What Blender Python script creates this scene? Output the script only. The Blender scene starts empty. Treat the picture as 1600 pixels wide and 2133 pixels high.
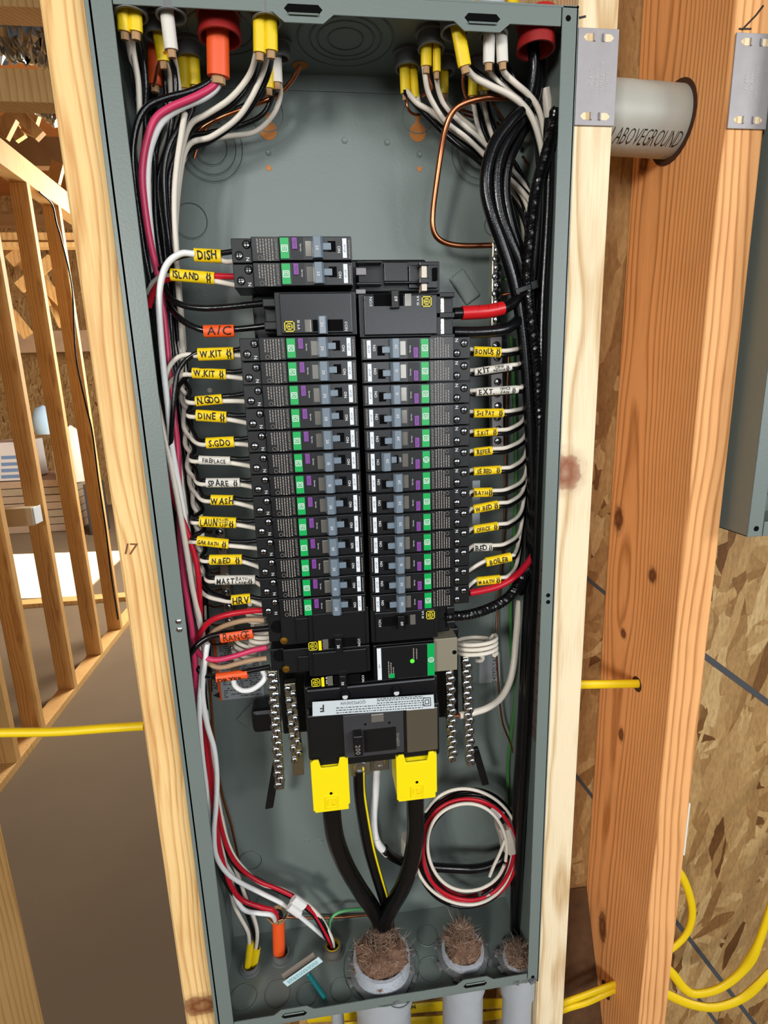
import bpy, math, random
import numpy as np
from mathutils import Vector, Matrix
random.seed(7)
SC = bpy.context.scene
COL = SC.collection
# ---------------------------------------------------------------- camera (solved from the box edges; mm in the box frame)
F = 1146.05
CAM = np.array([138.325, -478.08, 681.84])
_w = np.array([0.2235104, -0.1262819, -0.0446581])
_t = np.linalg.norm(_w); _k = _w / _t
_K = np.array([[0, -_k[2], _k[1]], [_k[2], 0, -_k[0]], [-_k[1], _k[0], 0]])
RW = (np.eye(3) + math.sin(_t) * _K + (1 - math.cos(_t)) * _K @ _K) @ np.array([[1, 0, 0], [0, 0, -1], [0, 1, 0.]])
MM = 0.001
ZB = 0.96            # the box's bottom edge stands 0.96 m above the floor
W, H, D = 362.0, 963.75, 108.4
cd = bpy.data.cameras.new('camera'); cam = bpy.data.objects.new('camera', cd); COL.objects.link(cam)
cd.sensor_fit = 'HORIZONTAL'; cd.sensor_width = 36; cd.lens = F / 1600 * 36; cd.clip_start = 0.02; cd.clip_end = 200
M = Matrix(((RW[0][0], -RW[1][0], -RW[2][0]), (RW[0][1], -RW[1][1], -RW[2][1]), (RW[0][2], -RW[1][2], -RW[2][2]))).to_4x4()
M.translation = Vector((CAM[0] * MM, CAM[1] * MM, CAM[2] * MM + ZB))
cam.matrix_world = M
SC.camera = cam
# ---------------------------------------------------------------- world, lamps, exposure
SC.view_settings.view_transform = 'Standard'; SC.view_settings.look = 'None'
SC.view_settings.gamma = 1; SC.view_settings.use_curve_mapping = False
SC.view_settings.exposure = 0.0
wd = bpy.data.worlds.new('world'); SC.world = wd; wd.use_nodes = True
wd.node_tree.nodes['Background'].inputs[0].default_value = (0.86, 0.93, 1.0, 1)
wd.node_tree.nodes['Background'].inputs[1].default_value = 0.1
def area(name, loc, aim, sx, sy, power, col=(1, 1, 1)):
    l = bpy.data.lights.new(name, 'AREA'); l.shape = 'RECTANGLE'; l.size = sx; l.size_y = sy; l.energy = power; l.color = col
    o = bpy.data.objects.new(name, l); COL.objects.link(o); o.location = loc
    o.rotation_euler = (Vector(aim) - Vector(loc)).to_track_quat('-Z', 'Y').to_euler(); return o
area('window_daylight_near', (-1.05, -2.2, 2.05), (0.15, 0, 1.3), 0.35, 0.45, 35, (1.0, 0.985, 0.95))
area('window_daylight_behind', (0.75, -2.05, 1.78), (0.3, 0, 1.45), 1.1, 0.45, 12, (0.9, 0.95, 1.0))
area('back_sheen_fill', (0.15, -2.0, 2.45), (0.2, 0, 1.6), 0.5, 0.4, 6, (0.95, 0.98, 1.0))  # added fill lamp for the sheen high on the back panel
area('garage_door_daylight', (2.0, -2.0, 2.1), (0.3, 0, 1.4), 0.8, 0.8, 31, (0.97, 0.98, 1.0))
area('far_room_fill', (-0.2, 4.6, 2.5), (-2.6, 4.4, 1.0), 1.8, 1.6, 230, (1.0, 0.95, 0.86))  # added lamp, hidden behind the box, to brighten the partition and far room
sl = bpy.data.lights.new('sun', 'SUN'); sl.energy = 150; sl.angle = 0.01; sl.color = (1.0, 0.93, 0.78)
sun = bpy.data.objects.new('sun', sl); COL.objects.link(sun)
sun.rotation_euler = Vector((1.0, -0.12, -0.62)).to_track_quat('-Z', 'Y').to_euler()
# ---------------------------------------------------------------- photo ray -> point on a real plane (mm)
def ray(px, py): return RW.T @ np.array([(px - 800) / F, (py - 1066.5) / F, 1.0])
def A(px, py, Y): d = ray(px, py); return CAM + d * ((Y - CAM[1]) / d[1])
def AX(px, py, X): d = ray(px, py); return CAM + d * ((X - CAM[0]) / d[0])
def AZ(px, py, Z): d = ray(px, py); return CAM + d * ((Z - CAM[2]) / d[2])
# ---------------------------------------------------------------- materials
def s2l(c): return tuple((x / 255 / 12.92) if x / 255 <= 0.04045 else ((x / 255 + 0.055) / 1.055) ** 2.4 for x in c) + (1,)
MATS = {}
def mat(name, rgb, rough=0.5, metal=0.0, spec=0.5, bump=0, bscale=800, var=0.0, vscale=40, coat=0):
    m = bpy.data.materials.new(name); m.use_nodes = True; nt = m.node_tree; b = nt.nodes['Principled BSDF']
    b.inputs['Base Color'].default_value = s2l(rgb); b.inputs['Roughness'].default_value = rough
    b.inputs['Metallic'].default_value = metal; b.inputs['Specular IOR Level'].default_value = spec
    if coat: b.inputs['Coat Weight'].default_value = coat; b.inputs['Coat Roughness'].default_value = 0.15
    if var or bump:
        g = nt.nodes.new('ShaderNodeNewGeometry')
    if var:
        n = nt.nodes.new('ShaderNodeTexNoise'); n.inputs['Scale'].default_value = vscale; n.inputs['Detail'].default_value = 5
        nt.links.new(g.outputs['Position'], n.inputs['Vector'])
        mx = nt.nodes.new('ShaderNodeMix'); mx.data_type = 'RGBA'
        c = s2l(rgb); mx.inputs[6].default_value = tuple(x * (1 - var) for x in c[:3]) + (1,); mx.inputs[7].default_value = tuple(min(1, x * (1 + var)) for x in c[:3]) + (1,)
        nt.links.new(n.outputs['Fac'], mx.inputs[0]); nt.links.new(mx.outputs[2], b.inputs['Base Color'])
    if bump:
        n2 = nt.nodes.new('ShaderNodeTexNoise'); n2.inputs['Scale'].default_value = bscale; n2.inputs['Detail'].default_value = 2
        nt.links.new(g.outputs['Position'], n2.inputs['Vector'])
        bp = nt.nodes.new('ShaderNodeBump'); bp.inputs['Strength'].default_value = bump; bp.inputs['Distance'].default_value = 0.001
        nt.links.new(n2.outputs['Fac'], bp.inputs['Height']); nt.links.new(bp.outputs['Normal'], b.inputs['Normal'])
    MATS[name] = m; return m
def ramp(nt, pts):
    r = nt.nodes.new('ShaderNodeValToRGB'); e = r.color_ramp.elements
    while len(e) < len(pts): e.new(0.5)
    for el, (p, c) in zip(e, pts): el.position = p; el.color = c if len(c) == 4 else s2l(c)
    return r
def wood(name, light, dark, axis=2, pith=(0, 0), ringw=6.0, grain=0.6, knots=(), rough=0.6, off=0.0, warp=9.0, kcol=(110, 62, 30), fibre=0.4):
    """sawn board: growth rings about a wandering pith line running along `axis` (pith in mm, box frame); knots = (point mm, radii mm)"""
    m = bpy.data.materials.new(name); m.use_nodes = True; nt = m.node_tree; b = nt.nodes['Principled BSDF']; L = nt.links.new
    def math_(op, a, c=None, d=None):
        n = nt.nodes.new('ShaderNodeMath'); n.operation = op
        for i, v in enumerate((a, c, d)):
            if v is None: continue
            if isinstance(v, (int, float)): n.inputs[i].default_value = v
            else: L(v, n.inputs[i])
        return n.outputs[0]
    b.inputs['Roughness'].default_value = rough; b.inputs['Specular IOR Level'].default_value = 0.25
    g = nt.nodes.new('ShaderNodeNewGeometry'); sx = nt.nodes.new('ShaderNodeSeparateXYZ'); L(g.outputs['Position'], sx.inputs[0])
    ax = [0, 1, 2]; ax.remove(axis); zo = {0: 0, 1: 0, 2: ZB}
    # slow wander of the pith along the board
    cz = nt.nodes.new('ShaderNodeCombineXYZ'); L(math_('MULTIPLY_ADD', sx.outputs[axis], 2.4, off), cz.inputs[0]); cz.inputs[1].default_value = off * 3.1
    nw = nt.nodes.new('ShaderNodeTexNoise'); nw.inputs['Scale'].default_value = 1.0; nw.inputs['Detail'].default_value = 2; L(cz.outputs[0], nw.inputs['Vector'])
    sw = nt.nodes.new('ShaderNodeSeparateColor'); L(nw.outputs['Color'], sw.inputs[0])
    du = math_('ADD', sx.outputs[ax[0]], math_('MULTIPLY_ADD', sw.outputs[0], warp * MM * 2, -warp * MM - pith[0] * MM - zo[ax[0]]))
    dv = math_('ADD', sx.outputs[ax[1]], math_('MULTIPLY_ADD', sw.outputs[1], warp * MM * 2, -warp * MM - pith[1] * MM - zo[ax[1]]))
    r = math_('SQRT', math_('ADD', math_('MULTIPLY', du, du), math_('MULTIPLY', dv, dv)))
    mp = nt.nodes.new('ShaderNodeMapping'); sc = [1, 1, 1]; sc[axis] = 0.12; mp.inputs['Scale'].default_value = sc; L(g.outputs['Position'], mp.inputs['Vector'])
    n1 = nt.nodes.new('ShaderNodeTexNoise'); n1.inputs['Scale'].default_value = 45; n1.inputs['Detail'].default_value = 2; L(mp.outputs['Vector'], n1.inputs['Vector'])
    ph = math_('ADD', math_('DIVIDE', r, ringw * MM), math_('MULTIPLY', n1.outputs['Fac'], 0.9))
    r1 = ramp(nt, [(0.0, (.75, .75, .75, 1)), (0.12, (1, 1, 1, 1)), (0.6, (.78, .78, .78, 1)), (0.86, (.05, .05, .05, 1)), (1.0, (.7, .7, .7, 1))]); L(math_('FRACT', ph), r1.inputs[0])
    mp2 = nt.nodes.new('ShaderNodeMapping'); sc2 = [1, 1, 1]; sc2[axis] = 0.04; mp2.inputs['Scale'].default_value = sc2; L(g.outputs['Position'], mp2.inputs['Vector'])
    n2 = nt.nodes.new('ShaderNodeTexNoise'); n2.inputs['Scale'].default_value = 600; n2.inputs['Detail'].default_value = 3; L(mp2.outputs['Vector'], n2.inputs['Vector'])
    n3 = nt.nodes.new('ShaderNodeTexNoise'); n3.inputs['Scale'].default_value = 7; n3.inputs['Detail'].default_value = 3; L(g.outputs['Position'], n3.inputs['Vector'])
    t = math_('ADD', math_('MULTIPLY', r1.outputs[0], grain), math_('ADD', math_('MULTIPLY', n2.outputs['Fac'], fibre), math_('MULTIPLY', n3.outputs['Fac'], .5)))
    lo = .25 + fibre * .3; cr = ramp(nt, [(lo, dark), (lo + grain * .9 + .12, light)]); L(t, cr.inputs[0])
    col = cr.outputs[0]
    for (kp, kr) in knots:
        mk = nt.nodes.new('ShaderNodeMapping')
        p = [kp[0] * MM, kp[1] * MM, kp[2] * MM + ZB]
        mk.inputs['Scale'].default_value = tuple(1 / (q * MM) for q in kr); mk.inputs['Location'].default_value = tuple(-pp / (q * MM) for pp, q in zip(p, kr))
        L(g.outputs['Position'], mk.inputs['Vector'])
        nk = nt.nodes.new('ShaderNodeTexNoise'); nk.inputs['Scale'].default_value = 120; L(g.outputs['Position'], nk.inputs['Vector'])
        ln = nt.nodes.new('ShaderNodeVectorMath'); ln.operation = 'LENGTH'; L(mk.outputs['Vector'], ln.inputs[0])
        sb = math_('MULTIPLY_ADD', nk.outputs['Fac'], .35, math_('MULTIPLY', ln.outputs['Value'], .55))
        kr_ = ramp(nt, [(0.2, (.75, .75, .75, 1)), (0.45, (.95, .95, .95, 1)), (0.66, (.7, .7, .7, 1)), (0.74, (.25, .25, .25, 1)), (1.0, (0, 0, 0, 1))]); L(sb, kr_.inputs[0])
        mx = nt.nodes.new('ShaderNodeMix'); mx.data_type = 'RGBA'; L(kr_.outputs[0], mx.inputs[0]); L(col, mx.inputs[6]); mx.inputs[7].default_value = s2l(kcol); col = mx.outputs[2]
    L(col, b.inputs['Base Color'])
    bp = nt.nodes.new('ShaderNodeBump'); bp.inputs['Strength'].default_value = 0.2; bp.inputs['Distance'].default_value = 0.0006; L(t, bp.inputs['Height']); L(bp.outputs['Normal'], b.inputs['Normal'])
    MATS[name] = m; return m
def osb(name, bright=1.0):
    m = bpy.data.materials.new(name); m.use_nodes = True; nt = m.node_tree; b = nt.nodes['Principled BSDF']; L = nt.links.new
    b.inputs['Roughness'].default_value = 0.65; b.inputs['Specular IOR Level'].default_value = 0.3
    g = nt.nodes.new('ShaderNodeNewGeometry'); col = None; hgt = None
    nd = nt.nodes.new('ShaderNodeTexNoise'); nd.inputs['Scale'].default_value = 30; L(g.outputs['Position'], nd.inputs['Vector'])
    for i, (rot, sx, sz, lo) in enumerate([(0.35, 46, 11, 0.0), (-0.5, 52, 12, 3.1), (1.2, 60, 13, 7.7), (-1.1, 64, 14, 5.2), (0.12, 58, 12, 1.7), (-.25, 75, 13, 9.1)]):
        mp = nt.nodes.new('ShaderNodeMapping'); mp.inputs['Rotation'].default_value = (0, rot, 0); L(g.outputs['Position'], mp.inputs['Vector'])
        mp2 = nt.nodes.new('ShaderNodeMapping'); mp2.inputs['Scale'].default_value = (sx, 3, sz); mp2.inputs['Location'].default_value = (lo, 0, lo); L(mp.outputs['Vector'], mp2.inputs['Vector'])
        mxv = nt.nodes.new('ShaderNodeVectorMath'); mxv.operation = 'MULTIPLY_ADD'; mxv.inputs[1].default_value = (0.5,) * 3; L(nd.outputs['Color'], mxv.inputs[0]); L(mp2.outputs['Vector'], mxv.inputs[2])
        v = nt.nodes.new('ShaderNodeTexVoronoi'); v.inputs['Scale'].default_value = 1.0; L(mxv.outputs['Vector'], v.inputs['Vector'])
        sp = nt.nodes.new('ShaderNodeSeparateColor'); L(v.outputs['Color'], sp.inputs[0])
        r = ramp(nt, [(0.0, (104, 66, 30)), (0.05, (146, 106, 60)), (0.25, (172, 134, 84)), (0.75, (188, 151, 98)), (1.0, (208, 176, 122))])
        L(sp.outputs[0], r.inputs[0])
        if col is None: col, hgt = r.outputs[0], sp.outputs[2]
        else:
            th = nt.nodes.new('ShaderNodeMath'); th.operation = 'GREATER_THAN'; th.inputs[1].default_value = 0.6; L(sp.outputs[1], th.inputs[0])
            mx = nt.nodes.new('ShaderNodeMix'); mx.data_type = 'RGBA'; L(th.outputs[0], mx.inputs[0]); L(col, mx.inputs[6]); L(r.outputs[0], mx.inputs[7]); col = mx.outputs[2]
            mh = nt.nodes.new('ShaderNodeMix'); L(th.outputs[0], mh.inputs[0]); L(hgt, mh.inputs[2]); L(sp.outputs[2], mh.inputs[3]); hgt = mh.outputs[0]
    mf = nt.nodes.new('ShaderNodeMapping'); mf.inputs['Scale'].default_value = (1, 1, .3); mf.inputs['Rotation'].default_value = (0, .15, 0); L(g.outputs['Position'], mf.inputs['Vector'])
    n = nt.nodes.new('ShaderNodeTexNoise'); n.inputs['Scale'].default_value = 260; n.inputs['Detail'].default_value = 6; n.inputs['Roughness'].default_value = .65; L(mf.outputs['Vector'], n.inputs['Vector'])
    rr = ramp(nt, [(0.3, (0.6 * bright,) * 3 + (1,)), (0.7, (1.0 * bright,) * 3 + (1,))]); L(n.outputs['Fac'], rr.inputs[0])
    mm = nt.nodes.new('ShaderNodeMix'); mm.data_type = 'RGBA'; mm.blend_type = 'MULTIPLY'; mm.inputs[0].default_value = 1; L(col, mm.inputs[6]); L(rr.outputs[0], mm.inputs[7])
    L(mm.outputs[2], b.inputs['Base Color'])
    bp = nt.nodes.new('ShaderNodeBump'); bp.inputs['Strength'].default_value = 0.6; bp.inputs['Distance'].default_value = 0.002; L(hgt, bp.inputs['Height']); L(bp.outputs['Normal'], b.inputs['Normal'])
    MATS[name] = m; return m
GREY = mat('grey_box_paint', (116, 126, 121), 0.4, 0, 0.5, bump=0.12, bscale=420)
GROOVE = mat('grey_paint_groove_shade', (76, 84, 82), 0.45)  # box paint darkened for the shade in the pressed grooves
BLK = mat('black_plastic', (15, 15, 16), 0.4, 0, 0.4, bump=0.08, bscale=1500)
BLK2 = mat('black_plastic_satin', (21, 21, 23), 0.3, 0, 0.45, bump=0.05, bscale=900)
HOLE = mat('dark_opening', (8, 8, 8), 0.9, 0, 0.1)
WBLK = mat('black_insulation', (10, 10, 12), 0.25, 0, 0.5, bump=0.15, bscale=700)
WWHT = mat('white_insulation', (226, 216, 200), 0.4, 0, 0.4)
WWH2 = mat('bright_white_insulation', (236, 236, 232), 0.35, 0, 0.4)
WRED = mat('red_insulation', (190, 20, 40), 0.35, 0, 0.4)
WPNK = mat('pink_red_insulation', (205, 55, 95), 0.35, 0, 0.4)
WGRN = mat('green_insulation', (62, 120, 58), 0.4)
COP = mat('bare_copper', (205, 128, 88), 0.3, 1.0)
YEL = mat('yellow_cable_jacket', (240, 205, 20), 0.42, 0, 0.4)
YTAG = mat('yellow_jacket_sleeve', (246, 208, 22), 0.45)
WTAG = mat('white_jacket_sleeve', (222, 216, 204), 0.45)
ORG = mat('orange_cable_jacket', (238, 88, 30), 0.45)
INK = mat('black_marker_ink', (22, 16, 12), 0.6)
WINK = mat('white_print', (225, 225, 225), 0.5)
GINK = mat('grey_print', (150, 142, 132), 0.6)
GRN = mat('green_label', (0, 168, 80), 0.35)
PUR = mat('purple_button', (128, 62, 150), 0.4)
HND = mat('grey_blue_handle', (112, 126, 138), 0.32, 0, 0.5)
WLB = mat('white_label', (228, 234, 238), 0.4)
STL = mat('zinc_screw', (206, 208, 210), 0.22, 1.0)
BAR = mat('plated_bar', (190, 182, 160), 0.32, 1.0)
ALU = mat('aluminium_lug', (176, 172, 160), 0.4, 1.0)
WINDOW = mat('clear_window', (120, 116, 108), 0.15, 0.3)
YEL2 = mat('bright_yellow_cover', (250, 226, 8), 0.4)
YLI = mat('yellow_print', (214, 196, 30), 0.5)
PVC = mat('grey_pvc', (172, 176, 180), 0.4, var=0.08, vscale=60)
PVCD = mat('grey_plastic_connector', (112, 114, 114), 0.5)
REDB = mat('red_plastic_bushing', (150, 28, 26), 0.45)
REDT = mat('red_tape', (206, 24, 30), 0.35)
TAN = mat('paper_filler', (178, 140, 98), 0.8)
BEI = mat('beige_plate', (150, 142, 122), 0.45, 0.3)
STKR = mat('silver_sticker', (178, 184, 186), 0.4, 0.2)
WTAPE = mat('white_tape', (232, 230, 226), 0.4)
FIB = mat('brown_fibreglass', (116, 86, 66), 0.9, var=0.5, vscale=160)
LED = mat('green_lamp', (70, 230, 40), 0.4)
_b = LED.node_tree.nodes['Principled BSDF']; _b.inputs['Emission Color'].default_value = (0.1, 1, 0.05, 1); _b.inputs['Emission Strength'].default_value = 0.8
PLATE = mat('galvanised_steel', (168, 162, 162), 0.55, 0.35, bump=0.05, bscale=300, var=0.12, vscale=90)
FOIL = mat('foil_duct_jacket', (205, 205, 200), 0.22, 1.0)
CONC = mat('concrete_floor', (116, 99, 78), 0.75, 0, 0.3, var=0.22, vscale=1.6)
LINE = mat('dark_grey_line', (70, 72, 76), 0.8)
# ---------------------------------------------------------------- mesh builder (mm)
_tc = {}
def glyphs(s, bold=0.0, fine=False):
    k = (s, bold, fine)
    if k not in _tc:
        c = bpy.data.curves.new('t', 'FONT'); c.body = s; c.resolution_u = 2; c.size = 1.0; c.offset = bold
        o = bpy.data.objects.new('t', c); COL.objects.link(o)
        me = bpy.data.meshes.new_from_object(o.evaluated_get(bpy.context.evaluated_depsgraph_get()))
        v = np.array([x.co[:2] for x in me.vertices]) if len(me.vertices) else np.zeros((0, 2)); f = [tuple(p.vertices) for p in me.polygons]
        if fine and len(f):
            import bmesh
            bm = bmesh.new(); bm.from_mesh(me); bmesh.ops.triangulate(bm, faces=bm.faces)
            for _ in range(3):
                ed = [e for e in bm.edges if e.calc_length() > 0.13]
                if not ed: break
                bmesh.ops.subdivide_edges(bm, edges=ed, cuts=1); bmesh.ops.triangulate(bm, faces=bm.faces)
            bm.verts.index_update(); v = np.array([x.co[:2] for x in bm.verts]); f = [tuple(x.index for x in p.verts) for p in bm.faces]; bm.free()
        bpy.data.objects.remove(o); bpy.data.curves.remove(c); bpy.data.meshes.remove(me); _tc[k] = (v, f)
    return _tc[k]
def unit(v): v = np.array(v, float); return v / (np.linalg.norm(v) + 1e-12)
class MB:
    def __init__(s): s.v = []; s.f = []
    def add(s, v, f):
        n = len(s.v); s.v += [tuple(map(float, p)) for p in v]; s.f += [tuple(i + n for i in q) for q in f]; return s
    def box(s, x0, x1, y0, y1, z0, z1):
        return s.add([(x, y, z) for x in (x0, x1) for y in (y0, y1) for z in (z0, z1)], [(0, 1, 3, 2), (4, 6, 7, 5), (0, 4, 5, 1), (2, 3, 7, 6), (0, 2, 6, 4), (1, 5, 7, 3)])
    def obox(s, c, u, v, w, a, b, d):
        c = np.array(c, float); u, v, w = unit(u) * a, unit(v) * b, unit(w) * d
        return s.add([c + i * u + j * v + k * w for i in (-1, 1) for j in (-1, 1) for k in (-1, 1)], [(0, 1, 3, 2), (4, 6, 7, 5), (0, 4, 5, 1), (2, 3, 7, 6), (0, 2, 6, 4), (1, 5, 7, 3)])
    def prism(s, poly, o, u, v, n, d):
        """2-D polygon in the frame (o,u,v), extruded by d along n"""
        o, u, v, n = map(lambda t: np.array(t, float), (o, u, v, n)); k = len(poly)
        P = [o + a * u + b * v for a, b in poly]
        return s.add(P + [p + n * d for p in P], [tuple(range(k)), tuple(range(2 * k - 1, k - 1, -1))] + [(i, i + k, (i + 1) % k + k, (i + 1) % k) for i in range(k)])
    def tube(s, pts, r, n=8, r2=None, up=(0, 0, 1), cap=True):
        pts = [np.array(p, float) for p in pts]; m = len(pts); V = []
        rr = r if hasattr(r, '__len__') else [r] * m
        N = None
        for i, p in enumerate(pts):
            t = unit(pts[min(i + 1, m - 1)] - pts[max(i - 1, 0)])
            if N is None or r2 is not None:
                N = np.array(up, float); N = N - t * (N @ t)
                if np.linalg.norm(N) < 1e-3: N = np.array([1.0, 0, 0.01]); N = N - t * (N @ t)
            else: N = N - t * (N @ t)
            N = unit(N); Bn = np.cross(t, N); rb = rr[i] if r2 is None else r2
            V += [p + N * (rr[i] * math.cos(a)) + Bn * (rb * math.sin(a)) for a in [2 * math.pi * j / n for j in range(n)]]
        Fc = [(i * n + j, i * n + (j + 1) % n, (i + 1) * n + (j + 1) % n, (i + 1) * n + j) for i in range(m - 1) for j in range(n)]
        if cap: Fc += [tuple(range(n - 1, -1, -1)), tuple((m - 1) * n + j for j in range(n))]
        return s.add(V, Fc)
    def lathe(s, o, axis, prof, n=20):
        """profile (radius, height) turned about axis through o"""
        ax = unit(axis); q = np.array([1, 0, 0.0]) if abs(ax[0]) < 0.9 else np.array([0, 1.0, 0]); u = unit(np.cross(ax, q)); w = np.cross(ax, u); o = np.array(o, float)
        V = [o + ax * h + (u * math.cos(a) + w * math.sin(a)) * r for r, h in prof for a in [2 * math.pi * j / n for j in range(n)]]
        m = len(prof); Fc = [(i * n + j, i * n + (j + 1) % n, (i + 1) * n + (j + 1) % n, (i + 1) * n + j) for i in range(m - 1) for j in range(n)]
        if prof[0][0] > 1e-4 and False: Fc.append(tuple(range(n)))
        return s.add(V, Fc)
    def cyl(s, p0, p1, r, n=16): return s.tube([p0, p1], r, n)
    def torus(s, o, axis, R, r, n=28, k=6, sx=1.0):
        ax = unit(axis); q = np.array([1, 0, 0.0]) if abs(ax[0]) < 0.9 else np.array([0, 1.0, 0]); u = unit(q - ax * (q @ ax)); w = np.cross(ax, u); o = np.array(o, float)
        V = []
        for i in range(n):
            a = 2 * math.pi * i / n; d = u * math.cos(a) * sx + w * math.sin(a)
            V += [o + d * (R + r * math.cos(b)) + ax * (r * math.sin(b)) for b in [2 * math.pi * j / k for j in range(k)]]
        return s.add(V, [(i * k + j, i * k + (j + 1) % k, ((i + 1) % n) * k + (j + 1) % k, ((i + 1) % n) * k + j) for i in range(n) for j in range(k)])
    def text(s, t, o, u, v, size, align='C', bold=0.0, jit=0.0, xs=1.0, post=None, slant=0.0):
        """flat lettering in the frame (o, reading direction u, letter-up v)"""
        o, u, v = np.array(o, float), unit(u), unit(v); X = 0.0; out = []
        for ch in t:
            if ch == ' ': X += 0.36; continue
            gv, gf = glyphs(ch, bold, post is not None)
            if not len(gv): continue
            w = gv[:, 0].max() - gv[:, 0].min(); q = gv.copy(); q[:, 0] -= gv[:, 0].min()
            if jit:
                a = random.uniform(-0.16, 0.16) * jit; sc = 1 + random.uniform(-0.14, 0.14) * jit
                q = q * sc; q[:, 0] += q[:, 1] * a; q[:, 1] += random.uniform(-0.07, 0.07) * jit
            q[:, 0] += q[:, 1] * slant + X; out.append((q, gf)); X += w + 0.11
        X = max(X - 0.11, 0.01); x0 = {'C': -X / 2, 'L': 0, 'R': -X}[align]
        for q, gf in out:
            P = [o + u * ((a + x0) * size * xs) + v * ((b - 0.35) * size) for a, b in q]
            if post: P = [post(p) for p in P]
            s.add(P, gf)
        return s
def spline(pts, k=7):
    P = [np.array(p, float) for p in pts]
    if len(P) < 3: return P
    Q = [2 * P[0] - P[1]] + P + [2 * P[-1] - P[-2]]; out = []
    for i in range(1, len(Q) - 2):
        a, b, c, d = Q[i - 1:i + 3]
        for j in range(k):
            t = j / k; out.append(0.5 * (2 * b + (c - a) * t + (2 * a - 5 * b + 4 * c - d) * t * t + (3 * b - a - 3 * c + d) * t ** 3))
    return out + [P[-1]]
# ---------------------------------------------------------------- objects
def obj(name, mb, m, parent=None, smooth=False, bevel=0.0, local=False, label=None, stuff=False, seg=2):
    me = bpy.data.meshes.new(name)
    if local: V = [(x * MM, y * MM, z * MM) for x, y, z in mb.v]
    else:
        L = BASE.get(parent.name if parent else None, Vector((0, 0, 0)))
        V = [(x * MM - L[0], y * MM - L[1], z * MM + ZB - L[2]) for x, y, z in mb.v]
    me.from_pydata(V, [], mb.f); me.update()
    import bmesh
    bm = bmesh.new(); bm.from_mesh(me); bmesh.ops.recalc_face_normals(bm, faces=bm.faces); bm.to_mesh(me); bm.free()
    if smooth:
        me.shade_smooth()
        try: me.set_sharp_from_angle(angle=math.radians(50))
        except Exception: pass
    o = bpy.data.objects.new(name, me); COL.objects.link(o)
    if isinstance(m, (list, tuple)):
        for x in m: me.materials.append(x)
    else: me.materials.append(m)
    if parent: o.parent = parent; BASE[o.name] = BASE.get(parent.name, Vector((0, 0, 0)))
    if bevel:
        b = o.modifiers.new('Bevel', 'BEVEL'); b.width = bevel * MM; b.segments = seg; b.limit_method = 'ANGLE'; b.angle_limit = math.radians(40)
    if label: o['label'] = label
    if stuff: o['kind'] = 'stuff'
    return o
BASE = {}
def thing(name, label, cat, base, group=None):
    o = bpy.data.objects.new(name, None); COL.objects.link(o); o.empty_display_size = 0.02
    L = Vector((base[0] * MM, base[1] * MM, base[2] * MM + ZB)); o.location = L; BASE[o.name] = L
    o['label'] = label; o['category'] = cat
    if group: o['group'] = group
    return o
def tag(o, label, cat, group=None):
    o['label'] = label; o['category'] = cat
    if group: o['group'] = group
    return o
def struct(name, mb, m, **k):
    o = obj(name, mb, m, **k); o['kind'] = 'structure'; return o
def center(mb):
    """move the mesh origin of a single-mesh thing to its own base"""
    a = np.array(mb.v); return (a[:, 0].mean(), a[:, 1].mean(), a[:, 2].min())
def solo(name, mb, m, label, cat, group=None, **k):
    c = center(mb); L = Vector((c[0] * MM, c[1] * MM, c[2] * MM + ZB)); BASE['_'] = L
    class P: pass
    me_mb = MB(); me_mb.v = [(x - c[0], y - c[1], z - c[2]) for x, y, z in mb.v]; me_mb.f = mb.f
    o = obj(name, me_mb, m, local=True, **k); o.location = L; BASE[o.name] = L
    return tag(o, label, cat, group)
def pth(pts): return [A(*p) for p in pts]
def wire(name, label, m, r, pts, group=None, n=8, k=7, cat='wire', raw=False):
    mb = MB().tube(spline(pts if raw else pth(pts), k), r, n)
    return solo(name, mb, m, label, cat, group, smooth=True)
# ================================================================ the setting
PINE = wood('pale_pine', (248, 228, 190), (198, 158, 104), pith=(388, 60), ringw=4.5, grain=0.4, off=0.3, warp=14,
            knots=[(A(1178, 985, 5), (16, 40, 19))], kcol=(146, 84, 58))
PINEL = wood('yellow_pine', (250, 210, 144), (206, 144, 78), pith=(-36, 50), ringw=2.5, grain=0.36, off=1.1, warp=9,
             knots=[(A(420, 2095, 12), (22, 30, 14))], kcol=(118, 58, 28))
FIR = wood('orange_fir', (248, 182, 118), (182, 116, 60), pith=(560, 104), ringw=3.6, grain=0.6, off=2.2, warp=10, kcol=(96, 48, 24),
           knots=[(AX(1292, 1082, 500), (20, 10, 16)), (AX(1363, 1198, 500), (12, 8, 9)), (AX(1302, 1320, 500), (10, 6, 7)), (AX(1258, 1930, 500), (14, 10, 26)), (AX(1345, 340, 500), (16, 9, 12)), (AX(1297, 1530, 500), (9, 6, 10))])
STUDW = wood('framing_lumber', (226, 182, 118), (190, 140, 82), pith=(-1300, 2000), ringw=16, grain=0.3, off=4.0)
PLYW = mat('roof_sheathing', (170, 104, 48), 0.7, var=0.25, vscale=6)
OSBM = osb('strand_board', 1.06)
OSBF = osb('strand_board_far', 1.0)
struct('floor', MB().box(-9000, 3000, -3500, 11000, -1000, -960), CONC)
wr = struct('wall_right', MB().box(-30, 2600, 146, 158, -960, 2300), OSBM)
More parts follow.
